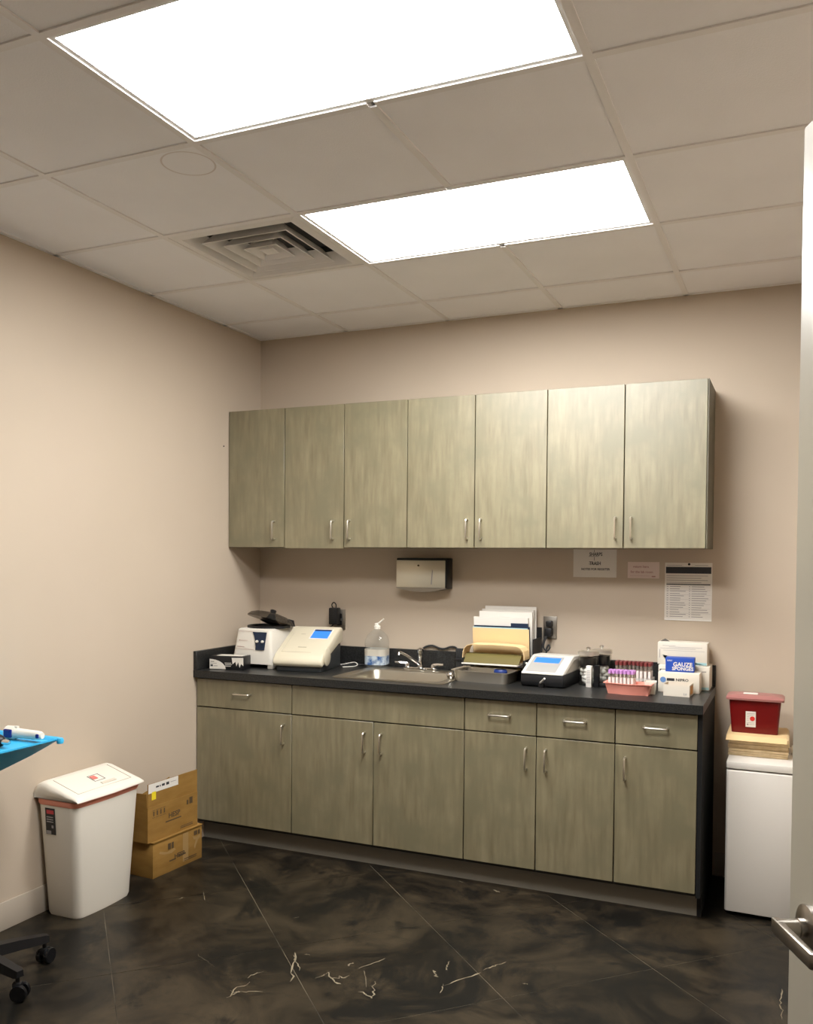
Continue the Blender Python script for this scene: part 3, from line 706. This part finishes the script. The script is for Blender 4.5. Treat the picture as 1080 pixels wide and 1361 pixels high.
# cartons at the right end of the counter
def carton(name, label, x0, x1, y0, y1, z0, z1, m, rz=0, bev=.001):
    t = thing(name, label, 'box', ((x0+x1)/2, (y0+y1)/2, z0), rz, 'supply cartons at the counter end')
    bx('carton', m, t, -(x1-x0)/2, (x1-x0)/2, -(y1-y0)/2, (y1-y0)/2, 0, z1-z0, bev=bev)
    return t
WC = mat('carton_board', (.66,.61,.52), .6); AQ = mat('aqua_print', (.32,.52,.54), .6)
t = carton('pale_carton', 'wide white carton lying under the tall one at the counter end', 2.325, 2.552, -.185, -.022, CZ, CZ+.108, WC)
lines(t, AQ, [(-.11,.112,.004,.014)], -.0822); lines(t, INK, [(-.108,-.06,.075,.09)], -.0822); lines(t, INKG, [(.06,.10,.084,.088)], -.0822)
t = carton('tall_carton', 'white carton with faint print on top of the stack by the wall', 2.315, 2.538, -.150, -.03, CZ+.109, CZ+.212, WC)
lines(t, INKG, [(-.06,.09,.082,.0835),(-.10,.06,.075,.0765),(-.09,-.03,.088,.0895),(-.103,-.10,.03,.07),(-.085,.10,.0655,.0665)], -.0602)
MB().prism([(-.06,.002),(.11,.002),(.11,.014),(-.07,.016),(-.09,.045)], -.0603, -.0599, 'y').build('aqua_swoosh', AQ, t)
MB().prism([(-.10,.060),(-.108,.104),(-.085,.116),(-.065,.104)], .0, .002, 'y').build('torn_flap', mat('torn_grey', (.12,.11,.1), .8), t)
t = carton('logo_carton', 'white carton with blue emblem in the middle of the pile', 2.340, 2.520, -.305, -.195, CZ, CZ+.089, WC)
lines(t, INK, [(-.052,-.018,.052,.064)], -.0552); MB().lathe([(.013,0),(.013,.0006)],0,0,20,M=Matrix.Translation((-.068,-.0550,.056)) @ Matrix.Rotation(PI/2,4,'X')).build('emblem', mat('emblem_blue', (.12,.24,.5), .5), t)
lettering('NIPRO', .017, INK, t, (-.012,-.0554,.052), FRONT, sx=1.1)
t = carton('gauze_carton', 'royal blue gauze carton lying on the white emblem carton', 2.366, 2.492, -.268, -.192, CZ+.0895, CZ+.153, BLUEBOX, .03)
lettering('GAUZE', .026, PAPER, t, (.055,-.0384,.026), FRONT, align='RIGHT'); lettering('SPONGES', .022, PAPER, t, (.060,-.0384,.008), FRONT, align='RIGHT')
lettering('8 PLY', .009, PAPER, t, (-.055,-.0384,.048), FRONT)
t = thing('open_carton', 'small open white carton at the front of the pile', 'box', (2.438, -.375, CZ), -.06, 'supply cartons at the counter end')
b = MB(); x_, y_, h_ = .056, .052, .051
for q in ((-x_,x_,-y_,-y_+.0012),(-x_,x_,y_-.0012,y_),(-x_,-x_+.0012,-y_+.0012,y_-.0012),(x_-.0012,x_,-y_+.0012,y_-.0012)): b.box(*q,0,h_)
b.box(-x_,x_,-y_,y_,0,.0012); b.build('carton', WC, t)
b = MB(); b.box(-x_+.002,x_-.002,-y_+.002,y_-.002,.001,.036); b.build('inner_fill', mat('brown_contents', (.30,.17,.06), .8), t)
bx('side_label', mat('orange_label', (.55,.26,.06), .6), t, x_, x_+.0004, -.03, .035, .008, .045); lettering('5.0', .012, INKG, t, (.03,-.0524,.008), FRONT)

# ------------------------------------------------------------------ on the back wall
d = thing('towel_dispenser', 'paper towel dispenser with black case and pale front', 'dispenser', (1.07, 0, 1.345))
dx0, dx1 = -.143, .145
bx('case', BLACK, d, dx0, dx1+.004, -.088, -.001, .006, .170, bev=.004)
bx('front_cover', mat('dispenser_front', (.62,.57,.45), .3, .35), d, dx0+.001, dx1-.004, -.094, -.088, .012, .158, bev=.003)
MB().lathe([(.005,0),(.005,.004),(.003,.005)],0,0,12,M=Matrix.Translation((-.012,-.094,.130)) @ Matrix.Rotation(PI/2,4,'X')).build('lock', INKB, d)
b = MB(); b.prism([(.060,.03),(.066,.03),(.071,.10),(.067,.112)], -.0947, -.0938, 'y'); b.build('scratch', INKG, d)
pts = [(dx0+.288*k/12, .008-.020*math.sin(PI*k/12)) for k in range(13)]
MB().prism(pts+[(dx1,.012),(dx0,.012)], -.093, -.02, 'y').build('chute_lip', STEELD, d)

def sheet(name, label, x0, x1, z0, z1, m, y=-.0004, cat='paper'):
    t = thing(name, label, cat, ((x0+x1)/2, y, z0)); bx('sheet', m, t, -(x1-x0)/2, (x1-x0)/2, -.0006, 0, 0, z1-z0); return t
t = sheet('paper_sign', 'white paper with handwriting hanging below the right wall cabinets', 1.873, 2.09, 1.425, 1.565, PAPER)
lettering('SHARPS', .024, INK, t, (-.028,-.0008,.108), FRONT, sx=.8); lettering('TRASH', .024, INK, t, (-.028,-.0008,.062), FRONT, sx=.8)
lines(t, INK, [(-.031,.018,.1035,.105),(-.004,-.002,.084,.102),(-.031,.012,.066,.0675),(-.004,-.002,.126,.138)], -.0008)
lettering('NOTES FOR REGISTER', .0145, INK, t, (-.068,-.0008,.036), FRONT)
t = sheet('pink_note', 'small pinkish note taped between the sign and the chart', 2.145, 2.297, 1.424, 1.504, PINKP, cat='note')
lettering('return here', .016, INKR, t, (-.05,-.0008,.052), FRONT); lettering('for the lab room', .016, INKR, t, (-.062,-.0008,.026), FRONT); lines(t, INKR, [(-.065,.03,.012,.013),(.04,.058,.006,.012)], -.0008)
t = sheet('wall_chart', 'printed chart with black header band at the right', 2.324, 2.543, 1.222, 1.502, PAPER, cat='poster')
lines(t, INK, [(-.105,.105,.228,.260),(-.102,.102,.173,.178)], -.0008); MB().lathe([(.006,0),(.006,.002)],0,0,10,M=Matrix.Translation((.003,-.0006,.273)) @ Matrix.Rotation(PI/2,4,'X')).build('pushpin', BLACK, t)
rects = [(-.102,.09-.03*(k%2),.216-.011*k,.2185-.011*k) for k in range(4)] + [(-.102,-.03,.2665,.2685),(.03,.09,.2665,.2685)]
for k in range(14):
    z = .163-.0112*k; rects += [(-.100,-.092,z,z+.003),(-.085,-.085+random.uniform(.04,.078),z,z+.003),(.004,.010,z,z+.003),(.016,.016+random.uniform(.04,.082),z,z+.003)]
lines(t, INKG, rects, -.0008)
lines(t, INKG, [(-.104,.104,.163-.0224*k+.0065,.163-.0224*k+.0072) for k in range(7)], -.0007)
bx('bottom_strip', mat('acrylic_edge', (.8,.78,.74), .2), t, -.109, .109, -.003, -.0006, 0, .006)
nl = MB(); nl.lathe([(.004,0),(.004,.003)],0,0,8,M=Matrix.Translation((0,-.37,2.125)) @ Matrix.Rotation(PI/2,4,'Y'))
tag(nl.build('wall_screw', INK), 'tiny dark screw in the left wall beside the wall cabinet', 'screw')

# ------------------------------------------------------------------ refrigerator corner
fr = thing('mini_fridge', 'small white refrigerator right of the base cabinets', 'refrigerator', (2.873, -.245, 0))
bx('body', FRIDGE, fr, -.222, .222, -.17, .20, .012, .655, bev=.008)
bx('top_cap', FRIDGE, fr, -.223, .223, -.225, .205, .628, .659, bev=.006)
dr = MB().prism([(-.222,-.172),(-.222,-.222),(-.214,-.2315),(0,-.236),(.214,-.2315),(.222,-.222),(.222,-.172)], .018, .622, 'z', bev=.003).build('door', FRIDGE, fr, smooth=True)
bx('gasket', DGREY, fr, -.215, .215, -.174, -.168, .02, .62)
bx('hinge_cover', WHITE, fr, .03, .10, .04, .09, .6585, .690, bev=.003)
for s_ in (-1,1):
    for q in (-.15,.17): MB().lathe([(.016,0),(.016,.013)], s_*.18, q, 12).build('foot', BLACK, fr)
FT = .6595
random.seed(3)
for k in range(8):
    z0 = FT+.0105*k; dx, dy = random.uniform(-.004,.004), random.uniform(-.004,.004)
    tag(bx('file_folder', MANILAS, None, 2.650+dx, 2.892+dx, -.335+dy, -.06+dy, z0, z0+.0098, bev=.001, seg=1), 'tan folder in the stack on the refrigerator, layer %s from the bottom' % ['first','second','third','fourth','fifth','sixth','seventh','eighth'][k], 'folder', 'tan folders stacked on the refrigerator')
tf = MB(); tf.prism([(-.06,.0),(-.33,.0),(-.374,-.014),(-.376,-.011),(-.33,.004),(-.06,.004)], 2.640, 2.886, 'x', M=Matrix.Translation((0,0,FT+.0845)))
tag(tf.build('top_folder', MANILA), 'topmost pale tan folder drooping over the edge of the stack', 'folder')
SZ = FT+.0892
sh = thing('sharps_container', 'dark red sharps container with pinkish lid on the folder stack', 'container', (2.752, -.205, SZ))
b = MB(); b.loft([rrect(-.096,.096,-.058,.058,.012,0), rrect(-.108,.108,-.068,.068,.014,.148)]); b.build('bin', RED, sh, smooth=True)
b = MB(); b.loft([rrect(-.120,.120,-.078,.078,.016,.147), rrect(-.121,.121,-.079,.079,.016,.156), rrect(-.112,.112,-.07,.07,.016,.164), rrect(-.07,.07,-.04,.04,.016,.170)]); l = b.build('lid', REDLID, sh, smooth=True)
bx('lid_label', PAPER, l, -.05, .01, -.035, .01, .1702, .1712)
Mt = Matrix.Translation((0,-.0585,0)) @ Matrix.Rotation(math.atan2(.01,.148),4,'X')
MB().box(-.037,.005,-.002,-.0004,.028,.098,M=Mt).build('label', PAPER, sh)
MB().lathe([(.0105,0),(.0105,.0008)],0,0,20,M=Mt @ Matrix.Translation((-.009,-.002,.066)) @ Matrix.Rotation(PI/2,4,'X')).build('biohazard_mark', REDINK, sh)
b = MB()
for q in ((-.033,.0,.088,.0895),(-.033,-.004,.082,.083),(-.033,-.022,.074,.075),(-.033,-.024,.066,.067),(-.033,-.024,.058,.059),(-.033,-.002,.047,.048),(-.022,-.002,.040,.041)): b.box(q[0],q[1],-.0025,-.002,q[2],q[3],M=Mt)
b.box(-.032,-.025,-.0025,-.002,.036,.043,M=Mt); b.build('print', INKG, sh)

# ------------------------------------------------------------------ white bin by the left wall
tb = thing('trash_bin', 'tall white plastic bin with sloped lid and pink liner', 'trash can', (.115, -1.51, 0))
def bring(x0,x1,y0,y1,z,bow=.012):
    pts = rrect(x0,x1,y0,y1,.03,z,5)
    return [(x+(bow*(1-((y-(y0+y1)/2)/((y1-y0)/2))**2) if x > (x0+x1)/2 else 0), y, z) for x, y, z in pts]
def bring(x0,x1,y0,y1,z,bow=.012,r=.03):
    ym, hy = (y0+y1)/2, (y1-y0)/2; pts = []
    base = rrect(x0,x1,y0,y1,r,z,5); n_ = len(base); out = []
    for k in range(n_):
        p, q = base[k], base[(k+1) % n_]; out.append(p)
        if p[0] > x1-1e-6 and q[0] > x1-1e-6 and abs(p[1]-q[1]) > .05:
            for t_ in range(1,8): out.append((x1, p[1]+(q[1]-p[1])*t_/8, z))
    return [(x+(bow*max(0,1-((y-ym)/hy)**2) if x > 0 else 0), y, zz) for x, y, zz in out]
b = MB(); b.loft([bring(-.083,.083,-.160,.158,0), bring(-.086,.086,-.165,.163,.012), bring(-.106,.106,-.196,.196,.495), bring(-.102,.102,-.192,.192,.495), bring(-.08,.08,-.155,.153,.015)]); b.build('bin', BIN, tb, smooth=True)
b = MB(); b.loft([bring(-.1055,.1055,-.1955,.1955,.474), bring(-.1085,.1085,-.199,.199,.482), bring(-.1095,.1095,-.200,.200,.50)], False, False); b.build('liner', LINER, tb, smooth=True)
# lid: humped along x, lipped all round
def lidring(sc_, dz):
    pr_ = [(-.112,.505),(-.112,.54),(-.10,.558),(-.075,.568),(-.045,.565),(.06,.532),(.108,.516),(.118,.508),(.118,.498)]
    return pr_
pr_ = [(-.112,.500),(-.113,.535),(-.102,.558),(-.078,.570),(-.05,.568),(.04,.540),(.10,.520),(.122,.510),(.124,.500)]
b = MB(); rings = []
for y, k in ((-.196,.0),(-.202,.35),(-.198,.8),(-.188,.97),(-.17,1.0),(0,1.0),(.17,1.0),(.188,.97),(.198,.8),(.202,.35),(.196,0)):
    bow = .012*(1-(y/.205)**2)
    rings.append([(x+(bow if x > .05 else 0), y, .500+(z-.5)*(.25+.75*k)) for x, z in pr_])
b.loft(rings); ld = b.build('lid', BIN, tb, smooth=True, auto=60)
sl = math.atan2(-.028, .09)
Mp = Matrix.Translation((-.05,0,.5685)) @ Matrix.Rotation(-sl,4,'Y')         # x down the slope
SEAM = mat('lid_seam', (.50,.45,.37), .5)
b = MB()
for q in ((.0,.145,-.160,-.158),(.0,.145,.158,.160),(.143,.145,-.158,.158)): b.box(q[0],q[1],q[2],q[3],-.001,.0015,M=Mp)
b.build('flap_seam', SEAM, ld)
MB().box(.112,.128,.0,.085,-.001,.004,bev=.002,M=Mp).build('flap_grip', mat('grip_shade', (.62,.56,.46), .5), ld)
b = MB(); 
for q in ((.045,.095,-.012,-.0105),(.045,.095,.0485,.05),(.045,.0465,-.0105,.0485),(.0935,.095,-.0105,.0485)): b.box(q[0],q[1],q[2],q[3],.0005,.0022,M=Mp)
b.build('sticker_outline', INKG, ld); MB().box(.052,.078,-.005,.022,.0005,.0024,M=Mp).build('sticker', mat('sticker_red', (.70,.18,.15), .5), ld)
# black printed tag on the end of the bin (face that looks to -y)
tl = math.atan2(.031, .483); Mt = Matrix.Translation((0,-.1652,.012)) @ Matrix.Rotation(tl,4,'X')
MB().box(-.058,-.006,-.0022,-.0006,.34,.452,M=Mt).build('product_tag', BLACK, tb)
b = MB(); b.box(-.050,-.012,-.0028,-.0022,.428,.444,M=Mt); b.build('tag_print', mat('tag_red', (.5,.04,.05), .5), tb)
b = MB(); [b.box(-.052,-.016,-.0028,-.0022,z,z+.004,M=Mt) for z in (.412,.402,.392)]; b.box(-.026,-.016,-.0028,-.0022,.368,.38,M=Mt); b.box(-.056,-.03,-.0028,-.0022,.342,.356,M=Mt); b.build('tag_print', INKG, tb)

# ------------------------------------------------------------------ cardboard boxes
lb = thing('cardboard_box', 'closed brown cardboard box with torn tape on the floor', 'box', (.098, -.99, 0), -.06, 'brown cardboard boxes')
bx('carton', CARD, lb, -.088, .088, -.175, .172, 0, .168, bev=.002)
b = MB(); b.box(-.092,.093,-.178,.174,.1685,.1715); b.build('top_flap', CARDD, lb)
def ptri(pts, nm, m): MB().prism(pts, .0882, .0888, 'x').build(nm, m, lb)
ptri([(-.13,.118),(-.08,.102),(-.03,.108),(-.02,.098),(-.05,.088),(-.1,.095),(-.135,.108)], 'torn_tape', TAPE)
ptri([(.10,.128),(.128,.118),(.155,.125),(.16,.112),(.14,.1),(.118,.06),(.112,.075),(.126,.105),(.108,.11)], 'torn_tape', TAPE)
bx('tape_strip', TAPE, lb, .0882, .0886, .03, .07, .02, .16)
def r_lines(parent, m, rects, x):
    b = MB(); [b.box(x, x+.0004, y0, y1, z0, z1) for y0, y1, z0, z1 in rects]; return b.build('print', m, parent)
lettering('HESP', .03, INKB, lb, (.0889,-.03,.055), RIGHT, sx=1.1); r_lines(lb, INKB, [(-.065,-.02,.05,.056),(.0,.05,.056,.064),(.11,.135,.128,.15),(.14,.155,.128,.15),(-.075,-.055,.11,.14),(-.05,-.035,.11,.14),(.04,.13,.03,.034),(.04,.13,.022,.025)], .0889)
ub = thing('open_cardboard_box', 'open brown cardboard box with raised front flap, stacked on top', 'box', (.088, -1.012, .172), -.05, 'brown cardboard boxes')
a_, b_, h_, t_ = .084, .176, .166, .003
b = MB(); b.box(a_-t_,a_,-b_,b_,0,h_); b.box(-a_,-a_+t_,-b_,b_,0,h_); b.box(-a_+t_,a_-t_,-b_,-b_+t_,0,h_); b.box(-a_+t_,a_-t_,b_-t_,b_,0,h_); b.box(-a_+t_,a_-t_,-b_+t_,b_-t_,0,t_)
b.build('carton', CARD, ub)
bx('front_flap', CARD, ub, a_-t_-.002, a_-.002, -b_+.003, b_, h_+.0005, h_+.11)
MB().prism([(a_-t_-.001,h_),(-a_+.01,h_),(-a_+.03,h_+.035),(-.01,h_+.062),(a_-t_-.005,h_+.066)], -b_, -b_+t_, 'y', M=Matrix.Translation((0,.0,0))).build('side_flap', CARD, ub)
MB().prism([(a_-t_-.004,h_),(-a_+.01,h_),(-a_+.03,h_+.05),(a_-t_-.005,h_+.07)], b_-t_, b_, 'y').build('side_flap', CARD, ub)
MB().box(0,.085,-b_,b_,0,t_,M=Matrix.Translation((-a_+.001,0,h_)) @ Matrix.Rotation(math.radians(-105),4,'Y')).build('rear_flap', CARD, ub)
bx('shipping_label', PAPER, ub, a_-.0018, a_-.0012, -b_+.006, .035, h_+.066, h_+.1095)
r_lines(ub, INK, [(-.12,-.10,h_+.085,h_+.093),(-.095,-.088,h_+.085,h_+.093),(-.08,-.06,h_+.084,h_+.095),(-.05,-.03,h_+.083,h_+.096),(-.02,.02,h_+.09,h_+.0915)], a_-.0011)
bx('yellow_sticker', YELL, ub, a_-.0018, a_-.0010, -.148, -.12, h_+.032, h_+.07)
lettering('HESP', .034, INKB, ub, (a_+.0004,-.035,.085), RIGHT, sx=1.1)
r_lines(ub, INKB, [(-.055,.055,.068,.074),(.05,.14,.012,.016),(.05,.14,.020,.023),(.095,.108,.118,.14),(.115,.138,.118,.15)] + [(-.145+.024*k,-.145+.024*k+.018,.112,.114) for k in range(4)] + [(-.145+.024*k,-.145+.024*k+.018,.146,.148) for k in range(4)] + [(-.140+.024*k,-.140+.024*k+.008,.12,.142) for k in range(4)], a_+.0002)

# ------------------------------------------------------------------ rolling stand with blue tray
st = thing('rolling_stand', 'rolling stand with blue tray and black star base at the left edge', 'stand', (.275, -2.23, 0))
tx0, tx1, ty0, ty1 = -.262, .140, -.235, .258
b = MB(); TZ = .838
b.loft([rrect(tx0+.13,tx1-.10,ty0+.10,ty1-.22,.03,TZ-.105), rrect(tx0+.06,tx1-.035,ty0+.04,ty1-.09,.03,TZ-.050), rrect(tx0,tx1,ty0,ty1,.016,TZ-.006), rrect(tx0,tx1,ty0,ty1,.016,TZ), rrect(tx0+.012,tx1-.012,ty0+.012,ty1-.012,.014,TZ-.003), rrect(tx0+.02,tx1-.02,ty0+.02,ty1-.02,.014,TZ-.012)])
b.build('tray', TBLUE, st, smooth=True, auto=30)
b = MB(); b.lathe([(.012,-.012),(.014,0),(.010,.008)], 0, 0, 10, M=Matrix.Translation((tx1+.004,ty1-.012,TZ-.008))); b.build('corner_clip', TBLUE, st, smooth=True)
b = MB(); b.lathe([(.016,.16),(.016,TZ-.06)], 0, 0, 16); b.lathe([(.022,.08),(.024,.40),(.018,.42)], 0, 0, 16); b.build('pole', BLACK, st, smooth=True)
MB().lathe([(.045,.075),(.05,.085),(.05,.12),(.03,.14)], 0, 0, 20).build('hub', BLACK, st, smooth=True)
a0 = math.atan2(-2.02+2.23, .378-.275)
for k in range(5):
    an = a0+2*PI*k/5; d_ = Vector((math.cos(an), math.sin(an), 0)); n_ = Vector((-d_.y, d_.x, 0))
    b = MB(); b.loft([[d_*r_+n_*w_*s1+Vector((0,0,z_)) for s1, z_ in ((-1,z0),(1,z0),(.8,z1),(-.8,z1))] for r_, w_, z0, z1 in ((.035,.026,.082,.122),(.14,.021,.082,.117),(.232,.018,.080,.108),(.246,.014,.082,.104))])
    lg = b.build('leg', BLACK, st, smooth=True, auto=30)
    e = d_*.232; b = MB(); b.tube([e+Vector((0,0,.05)), e+Vector((0,0,.085))], .007, 8); b.box(-.016,.016,-.012,.012,.035,.062,bev=.004,M=Matrix.Translation((e.x,e.y,0)) @ Matrix.Rotation(an+.6,4,'Z'))
    cs = b.build('caster', BLACK, st, smooth=True)
    for s1 in (-1,1):
        q = an+.6; ax = Vector((-math.sin(q), math.cos(q), 0)); off = e+ax*.016*s1+Vector((math.cos(q),math.sin(q),0))*.008
        MB().lathe([(.010,-.008),(.027,-.008),(.029,-.003),(.029,.003),(.027,.008),(.010,.008)],0,0,20,M=Matrix.Translation(off+Vector((0,0,.029))) @ Matrix.Rotation(q,4,'Z') @ Matrix.Rotation(PI/2,4,'X')).build('wheel', BLACKG, cs, smooth=True)
TS0 = TZ-.012
th_ = thing('thermometer', 'white infrared thermometer with dark blue lens lying on the blue tray', 'thermometer', (.300, -2.035, TS0), 0)
b = MB(); b.loft([[Vector((x, r*.95*math.cos(q), .026+r*math.sin(q))) for q in [2*PI*k/16 for k in range(16)]] for x, r in ((-.090,.018),(-.088,.0245),(-.052,.0255),(-.040,.0185),(.05,.017),(.075,.0155),(.085,.011))]); b.build('body', WHITE, th_, smooth=True)
MB().loft([[Vector((x-.004, -.004+r*.8*math.cos(q), .026+r*math.sin(q))) for q in [2*PI*k/16 for k in range(16)]] for x, r in ((-.0865,.012),(-.085,.0145))]).build('lens', LENSB, th_, smooth=True)
MB().box(-.084,-.046,-.0275,-.016,.010,.042,bev=.005).build('window', LENSB, th_); MB().box(.066,.080,-.0175,-.011,.018,.034,bev=.003).build('tip', LENSB, th_); MB().box(-.05,-.036,-.006,.006,.044,.052,bev=.002).build('button', WHITE, th_)
bu = thing('rubber_bulb', 'black rubber bulb with metal valve on the blue tray', 'bulb', (.298, -2.16, TS0), 0)
b = MB(); b.sphere((0,0,.024), .024, 1.4, 1, 1, 18); b.build('bulb', BLACK, bu, smooth=True); b = MB(); b.lathe([(.010,0),(.010,.018),(.006,.03)],0,0,12,M=Matrix.Translation((.03,0,.022)) @ Matrix.Rotation(PI/2,4,'Y')); b.build('valve', CHROME, bu, smooth=True)

# ------------------------------------------------------------------ open door on the right
DE = Vector((2.903, -3.138)); dirv = Vector((.401+.012, -.916)).normalized()      # free edge, towards the hinge
DL = .91; an = math.atan2(dirv.y, dirv.x)
dd = bpy.data.objects.new('door_1', None); C.objects.link(dd); dd.location = (DE.x, DE.y, 0); dd.rotation_euler = (0,0,an); struct(dd, 'open pale painted door with steel lever at the right edge', 'door')
DH = 2.102
bx('leaf', DOORP, dd, 0, DL, 0, .045, .008, DH, bev=.002)        # local x: edge -> hinge
LZ = 1.033
for s_ in (-1, 1):
    y0 = 0 if s_ < 0 else .045
    b = MB(); b.lathe([(.030,0),(.030,.006),(.026,.008)],0,0,24,M=Matrix.Translation((.062,y0,LZ)) @ Matrix.Rotation(PI/2*(1 if s_ < 0 else -1),4,'X')); hd = b.build('lever_handle', LEVER, dd, smooth=True)
    b = MB(); b.lathe([(.0125,.006),(.0125,.016),(.011,.017),(.011,.044),(.009,.046)],0,0,18,M=Matrix.Translation((.062,y0,LZ)) @ Matrix.Rotation(PI/2*(1 if s_ < 0 else -1),4,'X')); b.build('spindle', LEVER, hd, smooth=True)
    yy = y0+s_*.038
    b = MB(); b.prism([(.050, yy+s_*.009),(.160, yy+s_*.009),(.172, yy-s_*.002),(.172, yy-s_*.03),(.164, yy-s_*.03),(.16, yy-s_*.006),(.150, yy-s_*.0),(.05, yy-s_*.002)], LZ-.010, LZ+.010, 'z', bev=.002); b.build('lever', LEVER, hd, smooth=True)
for z in (.25, 1.05, 1.85): MB().lathe([(.007,z-.05),(.007,z+.05)], DL-.002, .049, 10).build('hinge', STEELD, dd)
tr = MB(); tr.box(RW-.014,RW+.134,D1,D1+.05,0,DZ+.05); tr.box(RW-.014,RW+.134,D0-.05,D0,0,DZ+.05); tr.box(RW-.014,RW+.134,D0,D1,DZ,DZ+.05)
struct(tr.build('trim_1', mat('frame_paint', (.34,.30,.26), .4)), 'painted metal frame around the doorway', 'door frame')
